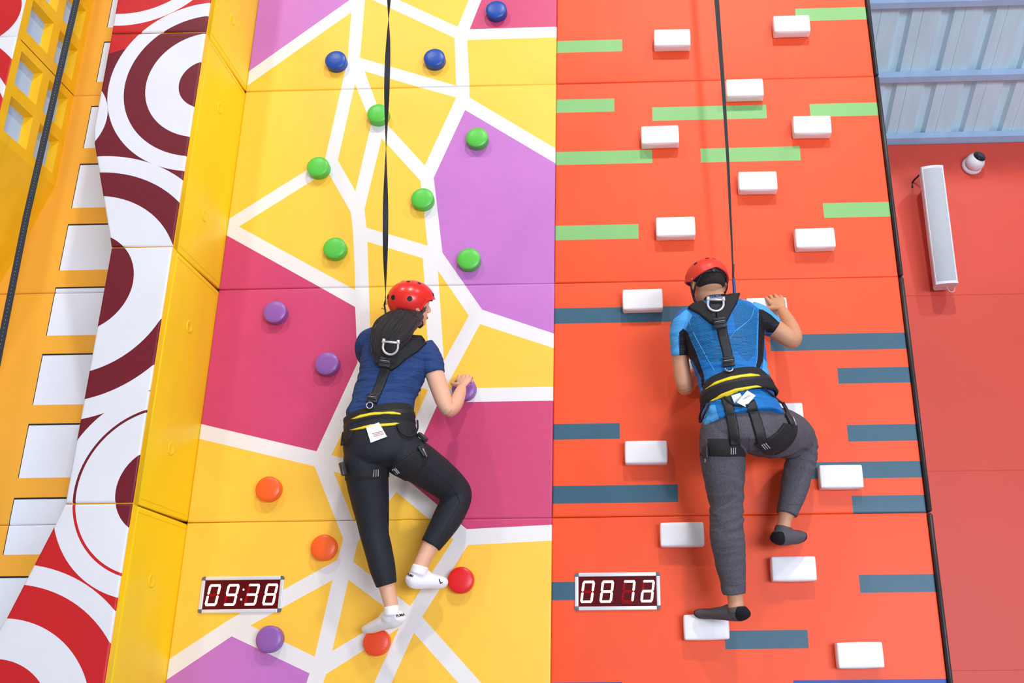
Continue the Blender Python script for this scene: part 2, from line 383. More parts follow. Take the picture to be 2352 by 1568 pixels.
for i, (z0, z1) in enumerate(ROWS):
    o = panel('window_board', rect(-4.0, z0, -1.80, z1), R, [M_OCH, M_WIN, M_INK], 0, front(0), gap=.0008)
    tag(o, LW[i], 'wall panel', 'ochre boards with printed windows')
# ------------------------------------------------------------------ yellow lattice block at far left
LAT = mat('vinyl_amber', (244, 192, 20), rough=.45, bump=.25, bscale=6, mottle=.05)
blk = empty('lattice_block', (X2, 0, 4.25), 'yellow protruding block with a lattice of square window recesses, far upper left', 'wall block')
ZL = 4.225
# openings on the side face (y, z); the grid has two columns
ops = []
ypairs = [(-.475, -.285), (-.224, -.046)]
def oz(u, v): return atx(u, v, X2).z
zrows = []
zb = 4.285; pitch = .2405; hgt = .185
k = 0
zrows = [(4.28, 4.48), (4.55, 4.75), (4.87, 5.07), (5.14, 5.34), (5.41, 5.61), (5.68, 5.88)]
V, E = [], []
poly = [(YB, ZL), (0, ZL), (0, 6.2), (YB, 6.2)]
def _loop(pts):
    s = len(V); V.extend(Vector(p) for p in pts)
    for i in range(len(pts)): E.append((s+i, s+(i+1) % len(pts)))
_loop(poly); _loop([(YB, 4.797), (0, 4.797), (0, 4.803), (YB, 4.803)])
holes = []
for (a, b) in ypairs:
    for (c, d) in zrows:
        if d < 6.19: holes.append([(a, c), (b, c), (b, d), (a, d)]); _loop(holes[-1])
vs, _, fs = delaunay_2d_cdt(V, E, [], 0, 1e-5)[:3]
co = [Vector((X2, v.x, v.y)) for v in vs]; fc = []
for f in fs:
    c = sum((vs[i] for i in f), Vector((0, 0)))/3
    if inside(c, poly) and not (4.797 < c[1] < 4.803) and not any(inside(c, h) for h in holes): fc.append(list(f))
DP = .045
for h in holes:
    n0 = len(co)
    co += [Vector((X2, *p)) for p in h]
    hi = [(h[0][0]+.012, h[0][1]+.012), (h[1][0]-.012, h[1][1]+.012), (h[2][0]-.012, h[2][1]-.012), (h[3][0]+.012, h[3][1]-.012)]
    co += [Vector((X2-DP, *p)) for p in hi]
    for i in range(4): j = (i+1) % 4; fc.append([n0+i, n0+j, n0+4+j, n0+4+i])
# lower slanting hull and front face edges
sl = [(X2, ZL), (-2.905, 3.645), (-3.35, 2.3)]
n0 = len(co)
for (x, z) in sl: co += [Vector((x, 0, z)), Vector((x, YB, z))]
for i in range(2): fc.append([n0+2*i, n0+2*i+1, n0+2*i+3, n0+2*i+2])
mesh('lattice_side', co, fc, LAT, blk, smooth=False)
for h in holes:
    rr_ = [(h[0][0]+.010, h[0][1]+.010), (h[1][0]-.010, h[1][1]+.010), (h[2][0]-.010, h[2][1]-.010), (h[3][0]+.010, h[3][1]-.010)]
    mesh('window_pane', [Vector((X2-DP+.002, *p)) for p in rr_], [(0, 1, 2, 3)], M_PBL, blk, smooth=False)
# printed front face of the block, in two boards like the rest
pf = lambda pts: wpoly(pts, YB)
f1 = [(-3.4, 4.8), (X2, 4.8), (X2, 6.0), (-3.4, 6.0)]
f0 = [(-3.4, 2.3), (-3.35, 2.3), (-2.905, 3.645), (X2, ZL), (X2, 4.8), (-3.4, 4.8)]
cc = (-2.93, 5.03)
pr = [(rect(-3.5, 2, X2+.1, 6.2), 0), (circle((-3.02, 5.02), .262), 2), (rect(-3.5, 4.56, X2+.01, 4.66), 2), (rect(-3.5, 4.40, X2+.01, 4.50), 2)]
pr = [(circle((-2.935, 4.965), .205), 2)]
pr2 = [(circle((-3.3, 4.1), .81), 2), (circle((-3.3, 4.1), .709), 0), (circle((-3.3, 4.1), .671), 2)]
panel('front_print', f1, pr, [M_PWH, M_DRED, M_RED, LAT], 0, front(YB), back=.03, parent=blk, side=3)
panel('front_print', f0, pr2, [M_PWH, M_DRED, M_RED, LAT], 0, front(YB), back=.03, parent=blk, side=3)

# ------------------------------------------------------------------ climbing holds
def round_hold_mesh(nm, m):
    n = 72; prof = []
    r = .059; d = .044
    prof = [(r*.985, 0), (r*1.0, -.004), (r*1.0, -.036), (r*1.005, -.0395), (r*.985, -.042), (r*.955, -.0432), (r*.90, -.0452), (r*.75, -.0485), (r*.5, -.0505), (r*.25, -.0515), (0.0001, -.052)]
    v = []; f = []
    for i, (q, y) in enumerate(prof):
        for k in range(n):
            a = 2*math.pi*k/n; w_ = 0
            if 4 <= i <= 6: w_ = .0006*math.sin(a*28+1.3*math.sin(a*3))*(1 if i in (5, 6) else .5)*(.5+.5*math.sin(a*2+1))
            v.append((q*math.cos(a), y-w_, q*math.sin(a)))
    for i in range(len(prof)-1):
        for k in range(n): f.append((i*n+k, i*n+(k+1) % n, (i+1)*n+(k+1) % n, (i+1)*n+k))
    me = bpy.data.meshes.new(nm); me.from_pydata(v, [], f); me.polygons.foreach_set('use_smooth', [True]*len(f)); me.materials.append(m); return me
def hm(n, c): return mat('hold_'+n, c, rough=.38, spec=.5, bump=.05, bscale=60, mottle=.04)
HC = {'blue': hm('blue', (12, 70, 158)), 'green': hm('green', (84, 190, 66)), 'purple': hm('purple', (140, 86, 165)), 'orange': hm('orange', (246, 96, 30)), 'red': hm('red', (224, 26, 30)), 'vermilion': hm('vermilion', (240, 74, 30))}
HM = {k: round_hold_mesh('round_hold', m) for k, m in HC.items()}
HL = [('blue', 1139, 19, 'blue round hold on the magenta patch at the top of the wall'), ('blue', 769.5, 135, 'blue round hold left of the black webbing strap'),
      ('blue', 996.6, 130, 'blue round hold on yellow, just right of the black webbing strap'),
      ('green', 867, 258, 'green round hold partly behind the black webbing strap'), ('green', 1095, 313, 'green round hold at the upper tip of the purple patch'),
      ('green', 728.6, 380, 'green round hold at the junction of white bands on the far left'), ('green', 969, 453, 'green round hold touching the left side of the white band beside the purple patch'),
      ('green', 767, 567, 'green round hold in the yellow triangle above the magenta patch'), ('green', 1076, 592, 'green round hold low on the purple patch, right above the helmet'),
      ('purple', 629, 714, 'purple round hold high on the magenta patch left of the woman'), ('purple', 748.8, 832.6, 'purple round hold low on the magenta patch beside the woman'),
      ('purple', 1064.5, 890, 'purple round hold gripped by the woman'), ('purple', 615.5, 1467, 'purple round hold under the left scoreboard'),
      ('orange', 613.5, 1121, 'orange round hold on plain yellow left of the woman'), ('orange', 741, 1256, 'orange-red round hold beside the woman\'s left shin'),
      ('vermilion', 862.5, 1474, 'orange-red round hold under the woman\'s left foot'), ('red', 1057, 1331, 'red round hold beside the woman\'s right toes')]
for i, (c, u, v, lab) in enumerate(HL):
    o = bpy.data.objects.new('round_hold', HM[c]); COL.objects.link(o)
    p = at(u, v, -.05); o.location = (p.x, 0, p.z); o.rotation_euler = (0, random.uniform(0, 6.28), 0)
    tag(o, lab, 'climbing hold', 'round climbing holds')
M_HW = mat('hold_white', (240, 236, 238), rough=.42, spec=.5, bump=.08, bscale=25)
bh0 = rounded_box('block_hold', (.200, .062, .108), .007, M_HW, puff=.0045)
BH = [(1544, 85, 'topmost white block hold of the left half, above a long green bar'), (1819, 53, 'white block hold over a green bar at the top edge'),
      (1711, 200, 'white block hold touching the rope just under the upper seam'), (1866, 285, 'white block hold at the end of a green bar near the right edge'),
      (1516, 308, 'white block hold above the end of the second green bar'), (1741, 414, 'white block hold in the middle of the green-bar board, right of the rope'),
      (1552, 519, 'white block hold up and left of the man\'s helmet'), (1873, 545, 'white block hold up and right of the man, below the last green bar'),
      (1476, 686, 'white block hold over the long teal bar left of the man'), (1762, 706, 'white block hold under the man\'s right hand'),
      (1606, 848, 'white block hold half hidden between the man\'s left arm and his side'), (1797, 950, 'white block hold half hidden behind the man\'s right hip'),
      (1484, 1037, 'white block hold left of the man\'s straight leg'), (1933, 1093, 'white block hold over teal bars right of the man\'s raised knee'),
      (1567, 1226, 'white block hold just below the lower seam left of the man\'s shin'), (1824, 1305, 'white block hold below the man\'s raised foot'),
      (1623, 1439, 'white block hold the man stands on'), (1977, 1504, 'white block hold at the bottom right corner of the orange wall')]
for i, (u, v, lab) in enumerate(BH):
    o = bh0 if i == 0 else bh0.copy()
    if i: COL.objects.link(o)
    p = at(u, v, -.062); o.location = (p.x, -.031, p.z); o.rotation_euler = (0, random.uniform(-.012, .012), 0)
    tag(o, lab, 'climbing hold', 'white block climbing holds')

# ------------------------------------------------------------------ scoreboards
M_AL = mat('brushed_aluminium', (225, 225, 232), rough=.35, metal=.3); M_CAP = mat('grey_plastic_cap', (95, 98, 105), rough=.5)
M_DISP = mat('display_filter', (60, 2, 8), rough=.3, spec=.2, emit=(100, 0, 8), es=.45); M_ON = mat('lit_segment', (255, 240, 220), emit=(255, 244, 226), es=1.6)
M_HALO = mat('segment_glow_rim', (220, 20, 10), emit=(255, 20, 5), es=.9); M_OFF = mat('unlit_segment', (130, 2, 14), rough=.5, spec=.1, emit=(150, 5, 20), es=.4)
SEG = {'0': 'abcdef', '9': 'abcdfg', '3': 'abcdg', '8': 'abcdefg', '7': 'abc', 'A': 'abcdeg'}
def segpoly(s, w, h, t, g=.0012):
    hw, hh = w/2, h/2; a = t/2
    def H(z): return [(-hw+g+a*.3, z), (-hw+a+g, z+a), (hw-a-g, z+a), (hw-g-a*.3, z), (hw-a-g, z-a), (-hw+a+g, z-a)]
    def VV(x, z0, z1): return [(x, z0+g), (x-a, z0+a+g), (x-a, z1-a-g), (x, z1-g), (x+a, z1-a-g), (x+a, z0+a+g)]
    d = {'a': H(hh-a), 'g': H(0), 'd': H(-hh+a), 'f': VV(-hw+a, 0, hh-a*.6), 'b': VV(hw-a, 0, hh-a*.6), 'e': VV(-hw+a, -hh+a*.6, 0), 'c': VV(hw-a, -hh+a*.6, 0)}
    return d[s]
def digit(parent, ch, cx, cz, w, h, t, y):
    v, f, mi = [], [], []
    def add(poly, yy, k, grow=0):
        c = (sum(p[0] for p in poly)/len(poly), sum(p[1] for p in poly)/len(poly)); s = len(v)
        for (x, z) in poly:
            dx, dz = x-c[0], z-c[1]; L = math.hypot(dx, dz)+1e-9; x += dx/L*grow; z += dz/L*grow
            v.append((cx+x+.13*z, yy, cz+z))
        n = len(poly); f.append([s+i for i in range(n)]); mi.append(k)
    for s in 'abcdefg':
        p = segpoly(s, w, h, t)
        if s in SEG[ch]: add(p, y-.0006, 1, .0011); add(p, y-.0012, 0)
        else: add(p, y-.0006, 2)
    c = [(w/2+.006+.0028*math.cos(a), -h/2+.004+.0028*math.sin(a)) for a in [i*math.pi/5 for i in range(10)]]
    add(c, y-.0006, 2)
    mesh('digit', v, f, [M_ON, M_HALO, M_OFF], parent, mi, smooth=False)
def scoreboard(ck, chars, offs, colon, lab):
    x0, z0, x1, z1 = ck; W, H = x1-x0, z1-z0
    o = empty('scoreboard', ((x0+x1)/2, 0, z0), lab, 'scoreboard', 'digital scoreboards')
    t = .017; r = .008
    box('housing', (x0+.002, .004, z0+.002), (x1-.002, .048, z1-.002), M_CAP, None, o)
    def bar(a, b, ma):
        bm_ = rounded_box('frame_bar', (b[0]-a[0], .012, b[1]-a[1]), .003, ma, None); bm_.location = ((a[0]+b[0])/2, -.002, (a[1]+b[1])/2)
        bpy.context.view_layer.update(); bm_.parent = o; bm_.matrix_parent_inverse = o.matrix_world.inverted()
    bar((x0+t, z1-t), (x1-t, z1), M_AL); bar((x0+t, z0), (x1-t, z0+t), M_AL); bar((x0, z0+t), (x0+t, z1-t), M_AL); bar((x1-t, z0+t), (x1, z1-t), M_AL)
    for (cx, cz, sx, sz) in ((x0+t, z1-t, -1, 1), (x1-t, z1-t, 1, 1), (x0+t, z0+t, -1, -1), (x1-t, z0+t, 1, -1)):
        pts = [(0, 0)]+[(sx*t*math.cos(a)**.7, sz*t*math.sin(a)**.7) for a in [i*math.pi/2/8*.999+.0001 for i in range(9)]]
        v = [(cx+p[0], -.0075, cz+p[1]) for p in pts]+[(cx+p[0], .004, cz+p[1]) for p in pts]; n = len(pts)
        f = [list(range(n)), list(range(n, 2*n))[::-1]]+[(i, (i+1) % n, n+(i+1) % n, n+i) for i in range(n)]
        mesh('corner_cap', v, f, M_CAP, o, smooth=False)
    dx0, dx1, dz0, dz1 = x0+t-.001, x1-t+.001, z0+t-.001, z1-t+.001
    box('display_window', (dx0, -.001, dz0), (dx1, .003, dz1), M_DISP, None, o)
    DW, DH = dx1-dx0, dz1-dz0; h = DH*.73; wd = DW*.158
    for ch, of in zip(chars, offs): digit(o, ch, dx0+DW*of+wd/2, (dz0+dz1)/2-.001, wd, h, .0105, -.0012)
    if colon:
        for zz in (.022, -.022):
            s = 0; v, f = [], []; v += [((dx0+dx1)/2+.004+.13*zz+.0045*math.cos(a), -.0024, (dz0+dz1)/2+zz+.0045*math.sin(a)) for a in [i*math.pi/5 for i in range(10)]]; f.append(list(range(s, s+10)))
            mesh('colon_dot', v, f, M_ON, o, smooth=False)
    return o
scoreboard(CK1, '0938', (.045, .29, .56, .80), True, 'digital scoreboard reading 09:38 in the yellow wall')
scoreboard(CK2, '087A', (.04, .285, .56, .805), False, 'digital scoreboard reading 08 7 and a small a in the orange wall')

# ------------------------------------------------------------------ column speaker and dome camera on the far red wall
M_GRL = mat('speaker_grille', (205, 208, 216), rough=.6, bump=.6, bscale=400)
M_SPK = mat('speaker_body', (232, 230, 234), rough=.45)
def spk():
    tp = at(2137, 393, RW-.22); bt = at(2170, 655, RW-.13)
    c = (tp+bt)/2; ax = (tp-bt); L = ax.length; ax.normalize()
    o = empty('column_speaker', c, 'long white column loudspeaker hanging tilted on the far red wall', 'loudspeaker')
    wd = 50/ppm(c); ndir = Vector((-.12, -1, 0)); ndir = (ndir-ax*ndir.dot(ax)).normalized(); sx = ax.cross(ndir).normalized()
    if sx.x < 0: sx = -sx
    prof = [(-.5, .0), (-.42, .5), (.42, .5), (.5, 0)]
    pr_ = [(-.5, -.1), (-.5, .45), (-.46, .52)]+[(-.44+.88*k/10, .52+.10*(1-(k/5-1)**2)) for k in range(11)]+[(.46, .52), (.5, .45), (.5, -.1), (.36, -.55), (-.36, -.55)]
    def ext(nm, pts, a, b, m, sc=1.0):
        v = []
        for h in (a, b): v += [c+ax*h+sx*(p[0]*wd*sc)+ndir*(p[1]*wd*sc*.9) for p in pts]
        n = len(pts); f = [list(range(n))[::-1], list(range(n, 2*n))]+[(i, (i+1) % n, n+(i+1) % n, n+i) for i in range(n)]
        return mesh(nm, v, f, m, o, smooth=False)
    ext('cabinet', pr_, -L/2, L/2, M_SPK)
    g = [(-.43+.86*k/10, .535+.115*(1-(k/5-1)**2)) for k in range(11)]+[(.43, .4), (-.43, .4)]
    ext('grille', g, -L/2+.012, L/2-.012, M_GRL)
    ext('end_cap', pr_, -L/2-.012, -L/2, M_SPK, 1.02); ext('end_cap', pr_, L/2, L/2+.008, M_SPK, 1.02)
    # bracket: arms from the back of the cabinet to the wall, plate on the wall
    for h in (.42, -.42):
        a = c+ax*(h*L)-ndir*(.5*wd); b = Vector((a.x-.02, RW, a.z+.01))
        tube('bracket_arm', [a, (a+b)/2, b], .011, M_CAP, o)
    tube('cable', [c+ax*(L/2+.01)-ndir*.02, c+ax*(L/2+.05)-ndir*.03, Vector((c.x-.08, RW-.01, c.z+L/2+.03)), Vector((c.x-.09, RW-.002, c.z+L/2-.02))], .007, M_BLKV, o)
    tube('wire_loop', [c-ax*(L/2+.012)+sx*.01, c-ax*(L/2+.05)+sx*.03, c-ax*(L/2+.05)+sx*.06, c-ax*(L/2+.015)+sx*.07], .003, M_AL, o)
def tube_geo(pts, r, n=10, flat=1.0):
    pts = [Vector(p) for p in pts]; v, f = [], []
    prev = None
    for i, p in enumerate(pts):
        t = (pts[min(i+1, len(pts)-1)]-pts[max(i-1, 0)]).normalized()
        a = prev if prev else (Vector((0, 0, 1)) if abs(t.z) < .9 else Vector((1, 0, 0)))
        a = (a-t*a.dot(t)).normalized(); prev = a; b = t.cross(a)
        rr_ = r[i] if isinstance(r, (list, tuple)) else r
        for k in range(n):
            th = 2*math.pi*k/n; v.append(p+a*(rr_*math.cos(th))+b*(rr_*flat*math.sin(th)))
    for i in range(len(pts)-1):
        for k in range(n): f.append((i*n+k, i*n+(k+1) % n, (i+1)*n+(k+1) % n, (i+1)*n+k))
    f.append(list(range(n))[::-1]); f.append(list(range((len(pts)-1)*n, len(pts)*n)))
    return v, f
def smoothpath(P, k=6):
    P = [Vector(p) for p in P]; Q = [P[0]*2-P[1]]+P+[P[-1]*2-P[-2]]; out = []
    for i in range(1, len(Q)-2):
        for j in range(k):
            t = j/k; out.append(.5*((2*Q[i])+(-Q[i-1]+Q[i+1])*t+(2*Q[i-1]-5*Q[i]+4*Q[i+1]-Q[i+2])*t*t+(-Q[i-1]+3*Q[i]-3*Q[i+1]+Q[i+2])*t**3))
    out.append(P[-1]); return out
def tube(name, pts, r, m, parent=None, n=10, k=5, flat=1.0):
    v, f = tube_geo(smoothpath(pts, k), r, n, flat); return mesh(name, v, f, m, parent)
spk()
def sphere_geo(c, r, axes=None, n=28, m=16, e0=-90, e1=90):
    v, f = [], []; ax = axes or (Vector((1, 0, 0)), Vector((0, 1, 0)), Vector((0, 0, 1)))
    rx, ry, rz = r if isinstance(r, (tuple, list)) else (r, r, r)
    for i in range(m+1):
        e = math.radians(e0+(e1-e0)*i/m)
        for k in range(n):
            a = 2*math.pi*k/n; v.append(Vector(c)+ax[0]*(rx*math.cos(e)*math.cos(a))+ax[1]*(ry*math.cos(e)*math.sin(a))+ax[2]*(rz*math.sin(e)))
    for i in range(m):
        for k in range(n): f.append((i*n+k, i*n+(k+1) % n, (i+1)*n+(k+1) % n, (i+1)*n+k))
    return v, f
def disc_stack(name, c, d, prof, m, parent, n=32):
    d = Vector(d).normalized(); a = d.orthogonal().normalized(); b = d.cross(a); v, f = [], []
    for (r, h) in prof:
        for k in range(n): th = 2*math.pi*k/n; v.append(Vector(c)+d*h+a*(r*math.cos(th))+b*(r*math.sin(th)))
    for i in range(len(prof)-1):
        for k in range(n): f.append((i*n+k, i*n+(k+1) % n, (i+1)*n+(k+1) % n, (i+1)*n+k))
    return mesh(name, v, f, m, parent)
def dome():
    c = at(2234, 378, RW-.03); c.y = RW
    o = empty('dome_camera', c, 'small white dome security camera high on the far red wall', 'security camera')
    k = 1/ppm(c)
    ax = Vector((.35, -1, .35)).normalized()
    disc_stack('base_ring', c, (0, -1, 0), [(21*k, 0), (23*k, .01), (22*k, .03), (18*k, .04)], M_SPK, o)
    c2 = c+Vector((0.01, -.06, .004)); v, f = sphere_geo(c2, 21*k); mesh('dome_housing', v, f, M_SPK, o)
    disc_stack('lens_window', c2+ax*(.0), ax, [(13*k, 20*k*.8), (14.5*k, 20*k*.86), (13.5*k, 20*k*1.03), (12.5*k, 20*k*1.05), (0.0001, 20*k*1.05)], mat('camera_glass', (14, 14, 18), rough=.12), o)
    disc_stack('lens', c2+ax*(.0), ax, [(6*k, 20*k*1.06), (5*k, 20*k*1.10), (0.0001, 20*k*1.08)], mat('camera_lens', (60, 62, 70), rough=.1), o)
dome()
#PEOPLE#
# ------------------------------------------------------------------ people: tools
def bake(name, parts, voxel, m, parent, smooth_it=4, fn=None, mats=None):
    """fuse several closed shapes into one continuous surface"""
    V, Fc = [], []
    for v, f in parts:
        o = len(V); V += [tuple(p) for p in v]; Fc += [[o+i for i in q] for q in f]
    me = bpy.data.meshes.new('tmp'); me.from_pydata(V, [], Fc); me.validate()
    bm = bmesh.new(); bm.from_mesh(me); bmesh.ops.recalc_face_normals(bm, faces=bm.faces); bm.to_mesh(me); bm.free()
    ob = bpy.data.objects.new('tmp', me); COL.objects.link(ob)
    r = ob.modifiers.new('r', 'REMESH'); r.mode = 'VOXEL'; r.voxel_size = voxel; r.use_smooth_shade = True
    s = ob.modifiers.new('s', 'SMOOTH'); s.iterations = smooth_it; s.factor = .5
    dg = bpy.context.evaluated_depsgraph_get(); dg.update()
    out = bpy.data.meshes.new_from_object(ob.evaluated_get(dg)); out.name = name
    bpy.data.objects.remove(ob); bpy.data.meshes.remove(me)
    out.materials.clear()
    if fn:
        no = [v.normal.copy() for v in out.vertices]
        for v, n in zip(out.vertices, no): v.co = fn(v.co, n)
    out.polygons.foreach_set('use_smooth', [True]*len(out.polygons)); out.update()
    return link(name, out, mats or [m], parent)
def loft(st, n=28, k=4, dref=(0, 1, 0), cap=.5):
    """st: (point, r_across, r_depth) -> closed tube with elliptic sections"""
    P = smoothpath([s[0] for s in st], k); A = smoothpath([Vector((s[1], s[2], 0)) for s in st], k)
    dref = Vector(dref); v, f = [], []; fr = []
    for i, p in enumerate(P):
        t = (P[min(i+1, len(P)-1)]-P[max(i-1, 0)]).normalized()
        d = dref-t*dref.dot(t)
        if d.length < .25: d = (Vector((0, 0, 1))-t*t.z)*-1 if not fr else fr[-1][1]-t*fr[-1][1].dot(t)
        d.normalize(); fr.append((t, d, t.cross(d)))
    for p, a, (t, d, l) in zip(P, A, fr):
        for j in range(n): th = 2*math.pi*j/n; v.append(p+l*(a.x*math.cos(th))+d*(a.y*math.sin(th)))
    for i in range(len(P)-1):
        for j in range(n): f.append((i*n+j, i*n+(j+1) % n, (i+1)*n+(j+1) % n, (i+1)*n+j))
    for e, s, o_ in ((0, -1, 0), (len(P)-1, 1, (len(P)-1)*n)):
        c = len(v); v.append(P[e]+fr[e][0]*(s*cap*min(A[e].x, A[e].y)))
        for j in range(n): f.append((o_+j, o_+(j+1) % n, c))
    return v, f
def S(u, v, y, hp, ry=None, g=0.0):          # station from a seen position, its depth and its seen half width
    p = at(u, v, y); r = hp/ppm(p); return (p, r+g, (ry if ry else r)+g)
def grow(st, g): return [(p, a+g, b+g) for p, a, b in st]
def bvh_of(*objs):
    V, P = [], []
    for o in objs:
        s = len(V); V += [v.co.copy() for v in o.data.vertices]; P += [[s+i for i in p.vertices] for p in o.data.polygons]
    return BVHTree.FromPolygons(V, P)
def cast(bv, u, v):
    d = ray(u, v).normalized(); h = bv.ray_cast(CAM, d)
    return (h[0], h[1]) if h[0] is not None else None
def patch(name, polypx, bv, off, th, m, parent, step=5.0, fallback_y=None):
    """a piece of cloth or plastic lying on the body, outlined as seen"""
    V = [Vector(p) for p in polypx]; E = []
    dense = []
    for i in range(len(V)):
        a, b = V[i], V[(i+1) % len(V)]; k = max(1, int((b-a).length/step))
        for j in range(k): dense.append(a+(b-a)*(j/k))
    E = [(i, (i+1) % len(dense)) for i in range(len(dense))]
    x0, x1 = min(p.x for p in V), max(p.x for p in V); y0, y1 = min(p.y for p in V), max(p.y for p in V)
    pts = list(dense); poly = [tuple(p) for p in V]
    x = x0+step/2
    while x < x1:
        y = y0+step/2
        while y < y1:
            if inside((x, y), poly) and edist((x, y), poly) > step*.45: pts.append(Vector((x, y)))
            y += step
        x += step
    vs, _, fs = delaunay_2d_cdt(pts, E, [], 1, 1e-4)[:3]
    hits = [cast(bv, p.x, p.y) for p in vs]
    ok = [h for h in hits if h]
    if not ok: return None
    my = sorted(h[0].y for h in ok)[len(ok)//2]
    res = []
    for p, h in zip(vs, hits):
        if h is None or abs(h[0].y-my) > .25:
            near = min(((q-p).length, hh) for q, hh in zip(vs, hits) if hh and abs(hh[0].y-my) <= .25)[1] if ok else None
            res.append((at(p.x, p.y, near[0].y), near[1]))
        else: res.append(h)
    top = [h[0]+h[1]*(off+th) for h in res]; bot = [h[0]+h[1]*(off-.001) for h in res]
    # relax the top so that it lies like cloth
    nb = [set() for _ in vs]
    for f in fs:
        for i in range(len(f)): nb[f[i]].add(f[(i+1) % len(f)]); nb[f[(i+1) % len(f)]].add(f[i])
    for _ in range(3): top = [t if not nb[i] else t*.5+sum((top[j] for j in nb[i]), Vector())/len(nb[i])*.5 for i, t in enumerate(top)]
    n = len(vs); faces = [[i for i in f] for f in fs]+[[n+i for i in f][::-1] for f in fs]
    cnt = {}
    for f in fs:
        for i in range(len(f)): cnt[(f[i], f[(i+1) % len(f)])] = 1
    for (a, b) in list(cnt):
        if (b, a) not in cnt: faces.append([b, a, n+a, n+b])
    o = mesh(name, top+bot, faces, m, parent)
    bm = bmesh.new(); bm.from_mesh(o.data); bmesh.ops.recalc_face_normals(bm, faces=bm.faces); bm.to_mesh(o.data); bm.free()
    return o
def strip(name, line, wpx, bv, off, th, m, parent, step=4.0):
    """a strap: centre line in seen pixels with its width"""
    L = smoothpath([Vector((a, b, 0)) for a, b in line], 6); W = wpx if isinstance(wpx, (list, tuple)) else [wpx, wpx]
    a, b = [], []
    for i, p in enumerate(L):
        t = (L[min(i+1, len(L)-1)]-L[max(i-1, 0)]).normalized(); nn = Vector((-t.y, t.x, 0)); w_ = (W[0]+(W[1]-W[0])*i/(len(L)-1))/2
        a.append((p+nn*w_)[:2]); b.append((p-nn*w_)[:2])
    return patch(name, a+b[::-1], bv, off, th, m, parent, step)
def ring(name, c, axis, ra, rb, h, m, parent, dref=(0, 1, 0), n=48, round_=.006, slope=0, prof=None):
    axis = Vector(axis).normalized(); d = Vector(dref); d = (d-axis*d.dot(axis)).normalized(); l = axis.cross(d); v, f = [], []
    prof = prof or [(-.008, -h), (0, -h+round_), (0, 0), (0, h-round_), (-.008, h), (-.016, h), (-.016, -h)]
    k = len(prof)
    for j in range(n):
        th = 2*math.pi*j/n
        for (g, z) in prof: g = g-z*slope; v.append(Vector(c)+axis*z+l*((ra+g)*math.cos(th))+d*((rb+g)*math.sin(th)))
    for j in range(n):
        for i in range(k): f.append((j*k+i, j*k+(i+1) % k, ((j+1) % n)*k+(i+1) % k, ((j+1) % n)*k+i))
    return mesh(name, v, f, m, parent)
def hand(W, D, Nn, s, curl, thumb_out=1.0, side=1, spread=1.0):
    """closed shapes of a hand: W wrist, D towards the knuckles, Nn back of the hand (out), side = where the thumb is"""
    D = Vector(D).normalized(); Nn = Vector(Nn); Nn = (Nn-D*Nn.dot(D)).normalized(); Sd = D.cross(Nn)*side
    parts = []
    pal = [(W-D*.012*s, .019*s, .016*s), (W+D*.012*s, .023*s, .0155*s), (W+D*.04*s, .034*s, .0145*s), (W+D*.07*s, .038*s, .0135*s), (W+D*.080*s+Nn*-.002, .036*s, .010*s)]
    parts.append(loft(pal, 20, 3, Nn, .5))
    ln = [.040, .045, .042, .033]
    for i, off in enumerate((.0315, .0107, -.0107, -.0305)):
        b = W+D*(.078*s-(.004*s if i in (0,) else .010*s if i == 3 else 0))+Sd*(off*s)
        dirv = (D+Sd*(off*2.2*spread)).normalized(); ch = [(b-dirv*.016*s, .0088*s, .0092*s), (b, .0092*s, .0105*s)]
        ang = 0; L = ln[i]*s; p = b+Nn*.002*s
        for q, (fr_, rad) in enumerate(((1.0, .0080), (.68, .0077), (.52, .0068))):
            ang += curl[q]*(1+.12*(i-1.5)*.4); dd = (dirv*math.cos(ang)-Nn*math.sin(ang)).normalized(); p = p+dd*(L*fr_); ch.append((p, rad*s, rad*s))
        parts.append(loft(ch, 12, 3, Nn, .9))
    b = W+D*.02*s+Sd*.022*s; d1 = (D*.75+Sd*.7*thumb_out-Nn*.25).normalized(); d2 = (D*.95+Sd*.25*thumb_out-Nn*.35).normalized()
    parts.append(loft([(b-d1*.01*s, .012*s, .012*s), (b+d1*.022*s, .0125*s, .012*s), (b+d1*.044*s, .0105*s, .0105*s), (b+d1*.044*s+d2*.02*s, .0100*s, .0098*s), (b+d1*.044*s+d2*.036*s, .0082*s, .008*s)], 12, 3, Nn, .9))
    return parts
